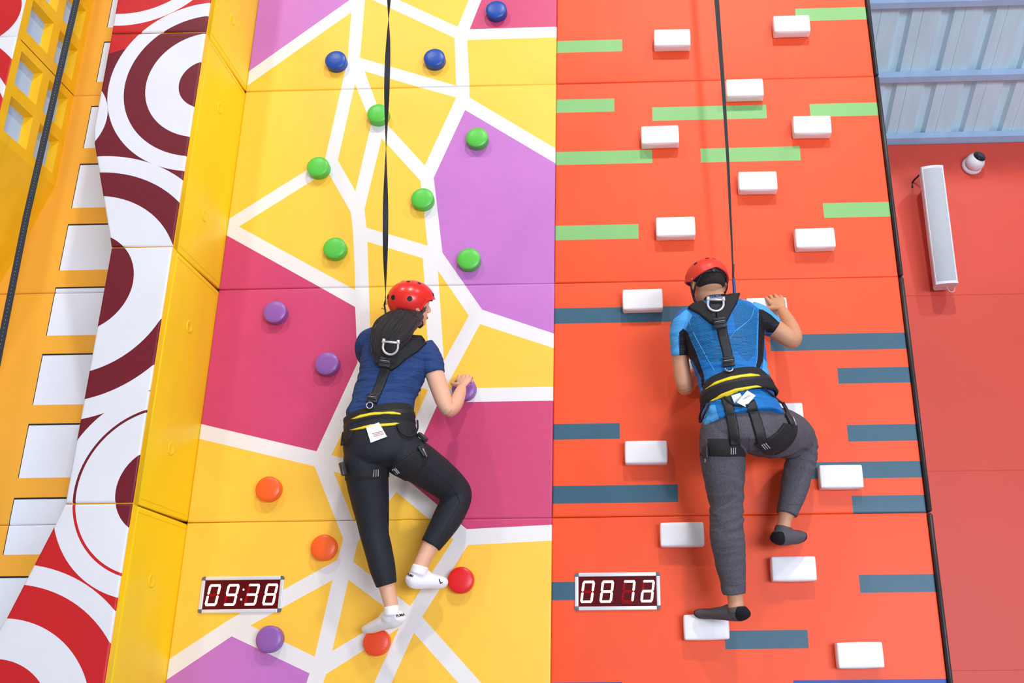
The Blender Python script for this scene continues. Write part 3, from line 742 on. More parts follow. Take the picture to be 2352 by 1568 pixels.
def head_parts(c, Fd, Ud, s=1.0):
    Fd = Vector(Fd).normalized(); Ud = Vector(Ud); Ud = (Ud-Fd*Ud.dot(Fd)).normalized(); Rd = Fd.cross(Ud)
    ps = [sphere_geo(c+Ud*.018*s, (.076*s, .094*s, .088*s), (Rd, Fd, Ud)), sphere_geo(c+Fd*.022*s-Ud*.045*s, (.058*s, .066*s, .066*s), (Rd, Fd, Ud)),
          sphere_geo(c+Fd*.062*s-Ud*.088*s, (.026*s, .024*s, .020*s), (Rd, Fd, Ud), 16, 10)]
    ps.append(loft([(c+Fd*.088*s+Ud*.008*s, .007*s, .007*s), (c+Fd*.097*s-Ud*.010*s, .009*s, .010*s), (c+Fd*.106*s-Ud*.026*s, .012*s, .011*s), (c+Fd*.094*s-Ud*.034*s, .012*s, .008*s)], 12, 3, Fd))
    for sg in (-1, 1):
        e = c+Rd*(sg*.077*s)-Fd*.004*s-Ud*.014*s
        ps.append(sphere_geo(e, (.008*s, .018*s, .030*s), ((Rd+Fd*.35*-sg*sg).normalized(), Fd, Ud), 16, 10)); ps.append(sphere_geo(e+Rd*sg*.006*s-Fd*.006*s, (.005*s, .015*s, .027*s), (Rd, Fd, Ud), 16, 10))
    for dz, r in ((-.058, .0065), (-.066, .0075)): ps.append(sphere_geo(c+Fd*.087*s+Ud*dz*s, (.022*s, .007*s, r*s), (Rd, Fd, Ud), 16, 8))
    return ps
def face_features(c, Fd, Ud, s, parent, lipm):
    Fd = Vector(Fd).normalized(); Ud = Vector(Ud); Ud = (Ud-Fd*Ud.dot(Fd)).normalized(); Rd = Fd.cross(Ud)
    for sg in (-1, 1):
        e = c+Fd*.0700*s+Rd*(sg*.029*s)-Ud*.004*s
        v, f = sphere_geo(e, .0125*s, None, 16, 10); mesh('eye', v, f, mat('eye_white', (235, 232, 228), rough=.2), parent)
        v, f = sphere_geo(e+Fd*.0085*s, .0062*s, None, 12, 8); mesh('iris', v, f, mat('iris_brown', (40, 24, 16), rough=.15), parent)
        tube('eyebrow', [e+Ud*.020*s-Rd*sg*.014*s+Fd*.006*s, e+Ud*.024*s+Fd*.008*s, e+Ud*.019*s+Rd*sg*.017*s-Fd*.001*s], .0028*s, mat('brow', (28, 20, 18), rough=.8), parent, 8)
    tube('lips', [c+Fd*.084*s-Ud*.062*s-Rd*.022*s, c+Fd*.0945*s-Ud*.0605*s, c+Fd*.084*s-Ud*.062*s+Rd*.022*s], .0048*s, lipm, parent, 8)
def helmet(c, Fd, Ud, rads, rim, m, parent, holes, name='helmet', visor=0.0):
    Fd = Vector(Fd).normalized(); Ud = Vector(Ud); Ud = (Ud-Fd*Ud.dot(Fd)).normalized(); Rd = Fd.cross(Ud)
    rx, ry, rz = rads; n = 72; rows = 22
    def pt(a, e, g=0.0): return c+Rd*((rx+g)*math.cos(e)*math.sin(a))+Fd*((ry+g)*math.cos(e)*math.cos(a))+Ud*((rz+g)*math.sin(e))
    v, f = [], []
    for i in range(rows+1):
        for k in range(n):
            a = 2*math.pi*k/n; e0 = math.radians(rim(a)); e = e0+(math.pi/2-e0)*(i/rows)
            g = .004 if i == 0 else (.0022 if i == 1 else 0)
            v.append(pt(a, e, g))
    for i in range(rows):
        for k in range(n): f.append((i*n+k, i*n+(k+1) % n, (i+1)*n+(k+1) % n, (i+1)*n+k))
    base = len(v)
    for k in range(n):
        a = 2*math.pi*k/n; v.append(pt(a, math.radians(rim(a)), -.004))
    for k in range(n): f.append((k, base+k, base+(k+1) % n, (k+1) % n))
    h = mesh(name, v, f, m, parent)
    # padding inside, showing below the rim
    v, f = [], []
    for i in range(11):
        for k in range(n):
            a = 2*math.pi*k/n; e0 = math.radians(rim(a)-5); e = e0+(math.radians(60)-e0)*(i/10); v.append(pt(a, e, -.007 if i else -.011))
    for i in range(10):
        for k in range(n): f.append((i*n+k, i*n+(k+1) % n, (i+1)*n+(k+1) % n, (i+1)*n+k))
    mesh('helmet_padding', v, f, mat('helmet_foam', (22, 21, 23), rough=.85), h)
    for (a, e, r) in holes:
        a, e = math.radians(a), math.radians(e); q = pt(a, e); nn = ((q-c)/1.0); nn = (Rd*(nn.dot(Rd)/rx**2)+Fd*(nn.dot(Fd)/ry**2)+Ud*(nn.dot(Ud)/rz**2)).normalized()
        disc_stack('vent_hole', q, nn, [(r*1.15, -.0006), (r*1.05, .0010), (r*.92, .0009), (.0001, .0012)], mat('vent_dark', (16, 10, 10), rough=.7), h, 24)
    return h, pt, (Rd, Fd, Ud)
def text_mesh(name, s, size, m, parent, org, xd, zd, th=.0006, bold=True):
    cu = bpy.data.curves.new('t', 'FONT'); cu.body = s; cu.size = size; cu.align_x = 'CENTER'; cu.align_y = 'CENTER'; cu.extrude = th; cu.offset = size*.018 if bold else 0
    ob = bpy.data.objects.new('t', cu); COL.objects.link(ob); dg = bpy.context.evaluated_depsgraph_get(); dg.update()
    me = bpy.data.meshes.new_from_object(ob.evaluated_get(dg)); bpy.data.objects.remove(ob)
    xd = Vector(xd).normalized(); zd = Vector(zd); zd = (zd-xd*zd.dot(xd)).normalized(); nd = xd.cross(zd)
    for v in me.vertices: v.co = Vector(org)+xd*v.co.x+zd*v.co.y+nd*v.co.z
    me.materials.clear(); return link(name, me, [m], parent)
def text_on(name, s, u0, v0, u1, v1, hpx, bv, m, parent, lift=.0025):
    """short lettering laid on cloth from pixel (u0, v0) to (u1, v1)"""
    a, b = cast(bv, u0, v0), cast(bv, u1, v1); c = cast(bv, (u0+u1)/2, (v0+v1)/2)
    if not (a and b and c): return None
    n = (a[1]+b[1]+c[1]).normalized(); xd = (b[0]-a[0]); L = xd.length; zd = n.cross(xd)
    q = (a[0]+b[0])/2; mid = c[0] if (c[0]-q).dot(n) > 0 else q
    return text_mesh(name, s, hpx/ppm(mid)*1.35, m, parent, mid+n*lift, xd, zd)
def box_on(name, u, v, du, dv, bv, size, off, m, parent):
    """small hard box on the body, long side along (du, dv)"""
    a = cast(bv, u, v)
    if not a: return None
    n = a[1]; ax = (at(u+du, v+dv, a[0].y)-at(u, v, a[0].y)); ax = (ax-n*ax.dot(n)).normalized(); sd = n.cross(ax)
    o = rounded_box(name, size, min(size)*.25, m)
    for vt in o.data.vertices: vt.co = a[0]+n*(off+size[1]/2)+sd*vt.co.x+n*vt.co.y+ax*vt.co.z
    o.parent = parent; o.matrix_parent_inverse = parent.matrix_world.inverted()
    if name == 'strap_buckle':
        for k_ in (-.30, .05, .40):
            c_ = a[0]+n*(off+size[1]+.001)+ax*(size[2]*k_)
            tube('buckle_crossbar', [c_-sd*(size[0]*.46), c_, c_+sd*(size[0]*.46)], .0034, BUCK, o, 8, 2)
        c_ = a[0]+n*(off+size[1]+.0035)-ax*(size[2]*.13); tube('buckle_edge', [c_-sd*(size[0]*.40), c_, c_+sd*(size[0]*.40)], .0012, REFL, o, 6, 2)
    return o
def dring(u, v, r, ang, bv, parent, m):
    a = cast(bv, u, v); n = (a[1]+Vector((0, -.6, -.1))).normalized(); c = a[0]+n*.022
    dn = at(u+math.sin(ang), v+math.cos(ang), a[0].y)-at(u, v, a[0].y); dn = (dn-n*dn.dot(n)).normalized(); sd = n.cross(dn); k = r/ppm(c)
    pts = [c-dn*k*.95-sd*k*.92]+[c+sd*(k*math.cos(t)*-1)+dn*(k*math.sin(t)) for t in [math.pi*i/14 for i in range(15)]]+[c-dn*k*.95+sd*k*.92]
    o = tube('d_ring', pts, .0052, m, parent, 10, 2); tube('d_ring_bar', [c-dn*k*.62-sd*k*1.0, c-dn*k*.62+sd*k*1.0], .0056, m, o, 10, 2)
    tube('d_ring_ear', [c-dn*k*1.0-sd*k*.95, c-dn*k*.45-sd*k*1.02], .0075, m, o, 10, 2); tube('d_ring_ear', [c-dn*k*1.0+sd*k*.95, c-dn*k*.45+sd*k*1.02], .0075, m, o, 10, 2)
    # webbing plate behind the ring
    rounded = rounded_box('ring_plate', (k*1.5, .008, k*1.7), .003, mat('plate_black', (26, 26, 28), rough=.5))
    for vt in rounded.data.vertices: vt.co = c-n*.014+sd*vt.co.x+n*vt.co.y+dn*vt.co.z
    rounded.parent = parent; rounded.matrix_parent_inverse = parent.matrix_world.inverted()
    return c, n, dn, sd
SKIN_W = mat('skin_light', (226, 172, 142), rough=.55, spec=.35, mottle=.03, mscale=30); SKIN_M = mat('skin_tan', (206, 150, 116), rough=.55, spec=.35, mottle=.04, mscale=30)
WEB = mat('black_webbing', (30, 30, 33), rough=.6, bump=.12, bscale=500); PAD = mat('black_padding', (24, 24, 27), rough=.8, bump=.12, bscale=300)
HYEL = mat('harness_yellow', (246, 214, 30), rough=.55); BUCK = mat('black_buckle', (42, 42, 46), rough=.35); ALU = mat('forged_aluminium', (225, 222, 226), rough=.3, metal=.6)
TAGM = mat('label_white', (238, 236, 240), rough=.5); REFL = mat('reflective_thread', (185, 180, 185), rough=.4); STEEL = mat('steel', (180, 180, 184), rough=.25, metal=.9)
HRED = mat('helmet_red', (226, 34, 24), rough=.28, spec=.55, coat=.15)
def mask_attr(o, name, fn):
    a = o.data.attributes.new(name, 'FLOAT', 'POINT'); a.data.foreach_set('value', [fn(v.co) for v in o.data.vertices])
def mask_mat(name, base, layers, rough=.7, bump=None):
    m = bpy.data.materials.new(name); m.use_nodes = True; nt = m.node_tree; b = nt.nodes['Principled BSDF']; b.inputs['Roughness'].default_value = rough; b.inputs['Specular IOR Level'].default_value = .25
    tc = nt.nodes.new('ShaderNodeTexCoord')
    def colr(c):
        if c == 'scales':
            sp = nt.nodes.new('ShaderNodeSeparateXYZ'); cb = nt.nodes.new('ShaderNodeCombineXYZ'); br = nt.nodes.new('ShaderNodeTexBrick')
            nt.links.new(tc.outputs['Object'], sp.inputs[0]); nt.links.new(sp.outputs[0], cb.inputs[0]); nt.links.new(sp.outputs[2], cb.inputs[1]); nt.links.new(cb.outputs[0], br.inputs['Vector'])
            for k_, v_ in (('Scale', 1), ('Brick Width', .0092), ('Row Height', .0056), ('Mortar Size', .0014), ('Mortar Smooth', .8)): br.inputs[k_].default_value = v_
            br.inputs['Color1'].default_value = lin((14, 66, 110)); br.inputs['Color2'].default_value = lin((12, 54, 94)); br.inputs['Mortar'].default_value = lin((38, 132, 200)); return br.outputs[0]
        r = nt.nodes.new('ShaderNodeRGB'); r.outputs[0].default_value = lin(c); return r.outputs[0]
    cur = colr(base)
    for at_, c in layers:
        a = nt.nodes.new('ShaderNodeAttribute'); a.attribute_name = at_; g = nt.nodes.new('ShaderNodeMath'); g.operation = 'GREATER_THAN'; g.inputs[1].default_value = 0; nt.links.new(a.outputs['Fac'], g.inputs[0])
        mx = nt.nodes.new('ShaderNodeMix'); mx.data_type = 'RGBA'; nt.links.new(g.outputs[0], mx.inputs['Factor']); nt.links.new(cur, mx.inputs['A']); nt.links.new(colr(c), mx.inputs['B']); cur = mx.outputs['Result']
    nt.links.new(cur, b.inputs['Base Color'])
    if bump:
        mp = nt.nodes.new('ShaderNodeMapping'); mp.inputs['Scale'].default_value = bump[0]; nz = nt.nodes.new('ShaderNodeTexNoise'); nz.inputs['Scale'].default_value = bump[1]; bp = nt.nodes.new('ShaderNodeBump'); bp.inputs['Strength'].default_value = bump[2]; bp.inputs['Distance'].default_value = .01
        nt.links.new(tc.outputs['Object'], mp.inputs[0]); nt.links.new(mp.outputs[0], nz.inputs['Vector']); nt.links.new(nz.outputs[0], bp.inputs['Height']); nt.links.new(bp.outputs[0], b.inputs['Normal'])
    return m
def sdist(q, polys):
    best = -50
    for pl in polys:
        d = edist(q, pl); best = max(best, d if inside(q, pl) else -d)
    return best
def fold(p, n, amp, sx, sz, seed):
    q = Vector((p.x*sx+seed, p.y*sx, p.z*sz)); a = noise.noise(q+Vector((noise.noise(p*7)*1.2, 0, noise.noise(p*6+Vector((3, 1, 2)))*2.0)))
    return amp*(1-abs(a)*2.6)

def instep(ank, st):
    a, b = ank[1], st[3]; m_ = (ank[3][0]*.55+st[3][0]*.45+Vector((0, 0, .010)), .028, .030)
    return [(ank[2][0], ank[2][1]*.95, ank[2][2]*.95), (ank[3][0]*.8+st[3][0]*.2, .032, .034), m_, (st[3][0]+Vector((0, 0, .003)), .022, .030)]
def card(name, P, bv, off, m, parent):
    hs = [h for h in (cast(bv, *p) for p in P+[(sum(p[0] for p in P)/4, sum(p[1] for p in P)/4)]) if h]
    y0 = min(h[0].y for h in hs)-off; n = 6; v, f = [], []
    for s_ in (0, .0012):
        for i in range(n+1):
            for j in range(n+1):
                a, b = i/n, j/n; u = (P[0][0]*(1-a)+P[1][0]*a)*(1-b)+(P[3][0]*(1-a)+P[2][0]*a)*b; w_ = (P[0][1]*(1-a)+P[1][1]*a)*(1-b)+(P[3][1]*(1-a)+P[2][1]*a)*b
                v.append(at(u, w_, y0+s_-.004*math.sin(math.pi*b)))
    k = (n+1)**2
    for i in range(n):
        for j in range(n): q = i*(n+1)+j; f.append((q, q+1, q+n+2, q+n+1)); f.append((k+q, k+q+n+1, k+q+n+2, k+q+1))
    bd = [j for j in range(n+1)]+[(i*(n+1)+n) for i in range(1, n+1)]+[n*(n+1)+j for j in range(n-1, -1, -1)]+[i*(n+1) for i in range(n-1, 0, -1)]
    for i in range(len(bd)): a, b = bd[i], bd[(i+1) % len(bd)]; f.append((a, b, k+b, k+a))
    return mesh(name, v, f, m, parent, smooth=False)
# ------------------------------------------------------------------ the woman
wr = empty('person', at(905, 1060, -.36), 'woman in navy T-shirt, black leggings and red helmet climbing the patterned wall', 'person')
w_tor = [S(918, 757, -.385, 24, .050), S(914, 770, -.38, 46, .070), S(911, 787, -.37, 66, .088), S(908, 812, -.36, 73, .10), S(904, 840, -.355, 73, .10), S(898, 868, -.35, 70, .097),
         S(886, 898, -.35, 67, .09), S(880, 925, -.355, 68, .088), S(873, 952, -.36, 72, .094), S(872, 980, -.365, 79, .106), S(874, 1012, -.37, 83, .118), S(878, 1042, -.37, 82, .12), S(880, 1060, -.365, 70, .10)]
w_legL = [S(842, 1035, -.365, 46, .10), S(841, 1060, -.36, 48, .105), S(843, 1092, -.345, 45.5, .098), S(849, 1140, -.315, 41, .085), S(856, 1190, -.29, 34.5, .07), S(861, 1230, -.275, 29.5, .062), S(871, 1270, -.26, 28, .062), S(879, 1305, -.25, 26, .055), S(888, 1343, -.238, 20.5, .045)]
w_ankL = [S(886, 1335, -.24, 19, .042), S(893, 1365, -.23, 17, .038), S(899, 1392, -.225, 15.5, .034), S(901, 1412, -.222, 16, .034)]
w_legR = [S(915, 1035, -.37, 46, .10), S(932, 1047, -.35, 48, .10), S(960, 1062, -.31, 45, .09), S(995, 1086, -.25, 41, .082), S(1025, 1109, -.19, 37, .072), S(1046, 1129, -.155, 33, .066), S(1049, 1146, -.15, 31, .062), S(1038, 1170, -.155, 32, .062), S(1022, 1200, -.165, 30, .058), S(1003, 1230, -.175, 25, .05), S(989, 1252, -.18, 21, .044)]
w_ankR = [S(990, 1250, -.18, 19, .040), S(977, 1275, -.186, 18, .037), S(966, 1300, -.19, 17.5, .036), S(960, 1318, -.19, 18, .036)]
w_footL = [S(921, 1418, -.225, 9, .026), S(911, 1419, -.205, 19, .034), S(893, 1424, -.175, 19, .036), S(873, 1433, -.125, 14, .040), S(857, 1440, -.085, 12, .043), S(846, 1444, -.062, 9.5, .037)]
w_footR = [S(937, 1328, -.205, 10, .026), S(948, 1330, -.19, 19, .034), S(967, 1331, -.17, 20, .036), S(990, 1334, -.135, 16.5, .040), S(1007, 1337, -.105, 15, .041), S(1019, 1338, -.085, 11, .036)]
w_armR = [S(968, 800, -.35, 26, .052), S(985, 822, -.345, 24, .05), S(998, 858, -.345, 21.5, .046), S(1009, 890, -.35, 21, .042), S(1020, 922, -.36, 19, .038), S(1029, 940, -.355, 16.5, .036), S(1038, 938, -.33, 16.5, .036), S(1047, 925, -.29, 17, .036), S(1055, 906, -.23, 14.5, .030), S(1060, 892, -.18, 11.5, .022)]
w_armL = [S(850, 785, -.345, 24, .05), S(843, 800, -.30, 20, .046), S(850, 825, -.22, 18, .040), S(862, 845, -.15, 16, .036), S(880, 845, -.12, 15, .032), S(900, 835, -.10, 11, .024)]
w_neck = [S(922, 772, -.385, 26, .05), S(932, 748, -.39, 21, .048), S(940, 722, -.395, 22, .05)]
WH = at(944, 700, -.39); W_F = Vector((.70, .64, .22)); W_U = Vector((.06, -.42, .9))
hR = hand(at(1061, 888, -.155), at(1069, 862, -.085)-at(1061, 888, -.155), Vector((-.05, -1, .35)), .92, (.05, 1.05, .9), 1.5, -1)
hL = hand(at(900, 832, -.10), Vector((.5, .75, .3)), Vector((-.2, -.5, .8)), .92, (.3, .5, .4), 1.0, 1)
w_body = bake('body', [loft(w_tor), loft(w_legL), loft(w_ankL), loft(w_legR), loft(w_ankR), loft(grow(w_footL, -.005)), loft(grow(w_footR, -.005)), loft(grow(instep(w_ankL, w_footL), -.004)), loft(grow(instep(w_ankR, w_footR), -.004)), loft(w_armR), loft(w_armL), loft(w_neck)]+hR+hL+head_parts(WH, W_F, W_U, .94), .0033, SKIN_W, wr, 3)
face_features(WH, W_F, W_U, .94, w_body, mat('lips_rose', (178, 96, 92), rough=.4))
NAVY = mat('navy_heather', (44, 68, 116), rough=.85, spec=.2, mottle=.12, mscale=60, detail=2, bump=1.0, bscale=9, stretch=(1, 1, 6.5))
def w_fold(p, n):
    u, v = px(p); k = max(0, min(1, (v-790)/60)); return p+n*(fold(p, n, .0052, 4, 30, 1)*k+.002*noise.noise(p*22))
w_shirt = bake('shirt', [loft(grow(w_tor[:9], .0075)+[S(871, 968, -.365, 75, .105)], cap=.1), loft(grow(w_armR[:2], .012)+[S(996, 850, -.345, 24, .053), S(998, 858, -.345, 23.5, .052)], cap=.05), loft(grow([S(868, 776, -.36, 22, .05)]+w_armL[:2], .012)+[S(844, 816, -.25, 24, .056)], cap=.05)], .0048, NAVY, wr, 4, w_fold)
LEG = mat('black_leggings', (33, 35, 42), rough=.7, spec=.3, mottle=.08, mscale=60, bump=.08, bscale=200)
w_pants = bake('leggings', [loft([S(873, 965, -.365, 75, .1)]+grow(w_tor[9:], .005)), loft(grow(w_legL, .0055), cap=.06), loft(grow(w_legR, .0055), cap=.06)], .0045, LEG, wr, 4, lambda p, n: p+n*.0012*noise.noise(p*16))
WS = mat('white_sock', (240, 238, 242), rough=.85, spec=.15, bump=.06, bscale=300, mottle=.02)
sk = []
for st, ank in ((w_footL, w_ankL), (w_footR, w_ankR)):
    sk.append(bake('sock', [loft(grow(st, .002)), loft(grow(instep(ank, st), .001), cap=.2), loft(grow([ank[2], ank[3]], .0032), cap=.5)], .004, WS, wr, 3, lambda p, n: p+n*.0009*math.sin(p.z*330)*max(0, noise.noise(p*14))))
bvs = bvh_of(*sk)
INKT = mat('black_print', (22, 22, 26), rough=.6)
text_on('sock_lettering', 'PUMA', 911, 1415, 928, 1411, 6.5, bvs, INKT, sk[0]); text_on('sock_lettering', 'PUMA', 936, 1319, 950, 1324, 6.0, bvs, INKT, sk[1])
text_on('sock_letter', 'L', 1007, 1337, 1016, 1332, 12, bvs, INKT, sk[1])
for o_, a_, b_ in ((w_pants, (869, 1338), (908, 1329)), (w_pants, (970, 1238), (1008, 1258))): pass
wb = bvh_of(w_shirt, w_pants, w_body)
SEAM = mat('legging_seam', (18, 18, 22), rough=.7)
for ln, nm in (([(868, 1330), (888, 1331), (909, 1327)], 'hem_seam'), ([(969, 1237), (987, 1248), (1008, 1257)], 'hem_seam'), ([(935, 1050), (985, 1075), (1030, 1110), (1055, 1150), (1035, 1190), (1005, 1245)], 'side_seam'), ([(836, 1180), (845, 1250), (862, 1310), (872, 1340)], 'side_seam')):
    strip(nm, ln, 1.4, wb, .0002, .0010, SEAM, w_pants, 4)
# hair
HAIR = mat('black_hair', (30, 23, 24), rough=.38, spec=.6, mottle=.35, mscale=40, stretch=(6, 6, 1), bump=.5, bscale=160)
_f = W_F.normalized(); _u = (W_U-_f*W_U.dot(_f)).normalized(); _hax = (_f.cross(_u), _f, _u)
hst = [S(944, 722, -.41, 31, .04), S(936, 731, -.440, 34, .038), S(922, 741, -.466, 38, .032), S(904, 759, -.474, 44, .026), S(892, 781, -.475, 38, .020), S(882, 803, -.472, 26, .013), S(876, 820, -.468, 15, .008), S(872, 838, -.464, 4, .003)]
hair = bake('hair', [loft(hst, 40, 5), sphere_geo(WH+Vector((0, 0, .004))-W_F.normalized()*.012, (.078, .088, .082), _hax)], .0042, HAIR, wr, 2, lambda p, n: p+n*.0028*noise.noise(Vector((p.x*90+p.z*25, p.y*40, p.z*6))))
rnd = random.Random(3); HV, HF = [], []
for i in range(84):
    s0 = rnd.uniform(-.95, .95); s1 = max(-1.5, min(1.3, s0*1.15+rnd.uniform(-.35, .2))); L_ = []; kmax = rnd.choice((5, 6, 7, 7))
    for j in range(1, kmax+1):
        p, ra, rd = hst[min(j, 7)]; t = (hst[min(j+1, 7)][0]-hst[j-1][0]).normalized(); d = Vector((0, 1, 0)); d = (d-t*d.dot(t)).normalized(); l = t.cross(d); s = s0+(s1-s0)*j/7
        out = math.sqrt(max(0.05, 1-min(1, abs(s))**2)); flare = 1+.10*max(0, j-4)
        L_.append(p+l*(ra*s*flare)-d*(rd*out+.001)+Vector((rnd.uniform(-.003, .003), 0, rnd.uniform(-.003, .003))))
    if len(L_) > 2:
        P = smoothpath(L_, 4); r = [rnd.uniform(.0022, .0042)*min(1, 1.15-i_/len(P))+.0003 for i_ in range(len(P))]
        v, f = tube_geo(P, r, 6, .6); o_ = len(HV); HV += v; HF += [[o_+q for q in g] for g in f]

_o = mesh('hair_strands', HV, HF, HAIR, hair); _o['kind'] = 'stuff'
# harness
w_har = tag(ring('harness', at(872, 969, -.365), at(866, 930, -.36)-at(876, 1000, -.365), 81/ppm(at(872, 969, -.365)), .110, .046, PAD, wr), 'black padded harness belt with yellow trim and shoulder straps')
wb2 = bvh_of(w_shirt, w_pants, w_body, w_har)
ring('waist_webbing', at(872, 969, -.365), at(866, 930, -.36)-at(876, 1000, -.365), 82.5/ppm(at(872, 969, -.365)), .114, .0165, WEB, w_har)
z0 = lambda P, ox=750, oy=600, k=2.9575: [(ox+a/k, oy+b/k) for a, b in P]
patch('yellow_trim', z0([(165, 1072), (230, 1042), (330, 1022), (455, 1020), (505, 1032), (505, 1044), (400, 1040), (300, 1050), (200, 1074)]), wb2, .0035, .0025, HYEL, w_har, 4)
patch('yellow_trim', z0([(155, 1146), (300, 1108), (470, 1096), (500, 1100), (470, 1116), (300, 1132), (190, 1150)]), wb2, .0035, .0025, HYEL, w_har, 4)
patch('shoulder_pad', [(949, 769), (966, 772), (981, 788), (960, 808), (935, 824), (914, 843), (899, 853), (884, 845), (872, 828), (885, 812), (915, 798), (933, 784)], wb, .002, .011, PAD, w_har)
patch('shoulder_pad', [(862, 764), (882, 758), (896, 776), (896, 808), (884, 832), (868, 812), (859, 790)], wb, .002, .011, PAD, w_har)
strip('back_strap', [(887, 838), (880, 865), (866, 900), (856, 925)], [23, 21], wb, .003, .004, WEB, w_har)
wbs = bvh_of(w_shirt, w_pants, w_body)
box_on('strap_buckle', 886, 836, -6, 25, wbs, (.052, .012, .046), .012, BUCK, w_har); box_on('strap_buckle', 858, 916, -6, 25, wbs, (.048, .012, .040), .008, BUCK, w_har)
wbh = bvh_of(w_shirt, w_pants, w_body, hair, w_har); patch('ring_webbing', [(884, 800), (893, 776), (912, 778), (916, 800), (905, 830), (882, 826)], wbh, .004, .004, PAD, w_har); dring(900, 797, 17.5, -.18, wbh, w_har, ALU)
a_ = cast(wb, 851, 933); tube('strap_ring', [a_[0]+Vector((.014*math.cos(t), -.016, .014*math.sin(t))) for t in [i*math.pi/6 for i in range(13)]], .0035, STEEL, w_har, 8, 2)
cl_ = card('care_label', z0([(268, 1128), (355, 1092), (411, 1190), (300, 1232)]), wb2, .004, TAGM, w_har); wb2 = bvh_of(w_shirt, w_pants, w_body, w_har, cl_)
wt = bvh_of(w_har, w_pants)
ORT = mat('orange_ink', (226, 96, 50), rough=.6)
for q in range(3): strip('label_print', z0([(305+q*6, 1172+q*9), (385+q*4, 1152+q*9)]), 2.2, wb2, .0003, .0006, ORT if q else mat('grey_ink', (120, 120, 128), rough=.6), w_har, 3)
for pts in ([(475, 1115), (500, 1170), (560, 1195), (600, 1150), (600, 1085)], [(112, 1160), (103, 1225), (122, 1247), (165, 1210), (188, 1155)]):
    L_ = []
    for (a, b) in z0(pts):
        h = cast(wb2, a, b); L_.append((h[0]+h[1]*.012) if h else at(a, b, -.40))
    tube('gear_loop', L_, .0045, PAD, w_har, 8)
# leg loops
def legloop(name, c, ax, ra, rb, h, m, parent): return ring(name, c, ax, ra, rb, h, m, parent)
cL = at(843, 1086, -.347); l1 = ring('leg_loop', cL, at(842, 1050, -.36)-at(846, 1120, -.33), 49.5/ppm(cL), .106, .030, PAD, w_har)
cR = at(945, 1055, -.335); ringax = at(925, 1043, -.36)-at(965, 1068, -.30); l2 = ring('leg_loop', cR, ringax, 49/ppm(cR), .106, .030, PAD, w_har)
patch('leg_pad', z0([(428, 1402), (500, 1362), (575, 1302), (632, 1282), (668, 1322), (645, 1368), (582, 1432), (507, 1458)]), wb, .004, .006, PAD, w_har, 4)
wb3 = bvh_of(w_har, w_pants, l1, l2, *[c for c in w_har.children if c.name.startswith('leg_pad')])
for P in (z0([(322, 1415), (318, 1465)]), z0([(337, 1412), (335, 1465)]), z0([(352, 1410), (350, 1462)]), z0([(445, 1412), (475, 1448)]), z0([(455, 1408), (486, 1444)]), z0([(466, 1404), (496, 1440)])):
    strip('reflective_stripe', P, 2.4, wb3, .001, .0012, REFL, w_har, 3)
box_on('leg_buckle', *z0([(645, 1290)])[0], 14, 12, wb3, (.030, .012, .050), .004, BUCK, w_har); box_on('buckle_bar', *z0([(652, 1302)])[0], 12, 12, wb3, (.006, .008, .042), .012, STEEL, w_har)
box_on('leg_buckle', *z0([(640, 1210)])[0], 10, 14, wb3, (.030, .020, .050), .004, BUCK, w_har); box_on('leg_buckle', *z0([(135, 1405)])[0], 1, 20, wb3, (.020, .024, .060), .004, BUCK, w_har)
# helmet
def rimW(a):       # azimuth 0 = face; 180 = nape
    a = (math.degrees(a)+180) % 360-180; x = abs(a)
    if x < 60: return 5
    if x < 78: return 5-(x-60)/18*5
    if x < 92: return -(x-78)/14*32
    return -32-(x-92)/88*9
hw, ptW, axW = helmet(at(944, 689, -.39), W_F, W_U, (.099, .114, .094), rimW, HRED, wr, [(166, 7, .0105), (121, 7, .0105), (-166, 7, .0105), (-121, 7, .0105), (140, 67, .0075), (80, 60, .0075), (-140, 67, .0075), (-80, 60, .0075), (40, 20, .009), (-40, 20, .009)])
for a in (100, -100): q = ptW(math.radians(a), math.radians(-24), .001); disc_stack('rivet', q, (q-at(944, 689, -.39)), [(.004, 0), (.004, .002), (.0001, .003)], STEEL, hw, 16)
c_ = WH; Rw, Fw, Uw = axW
for sg in (-1, 1):
    tube('chin_strap', [ptW(math.radians(-sg*85), math.radians(-4), -.006), c_-Rw*0+Rw*(-sg*.077)-Uw*.045+Fw*.012, c_+Rw*(-sg*.055)-Uw*.085+Fw*.035, c_-Uw*.105+Fw*.055], .006, WEB, hw, 8, 5, .5)
    tube('chin_strap', [ptW(math.radians(-sg*130), math.radians(-26), -.006), c_+Rw*(-sg*.079)-Uw*.05-Fw*.01, c_+Rw*(-sg*.068)-Uw*.072+Fw*.018], .006, WEB, hw, 8, 5, .5)
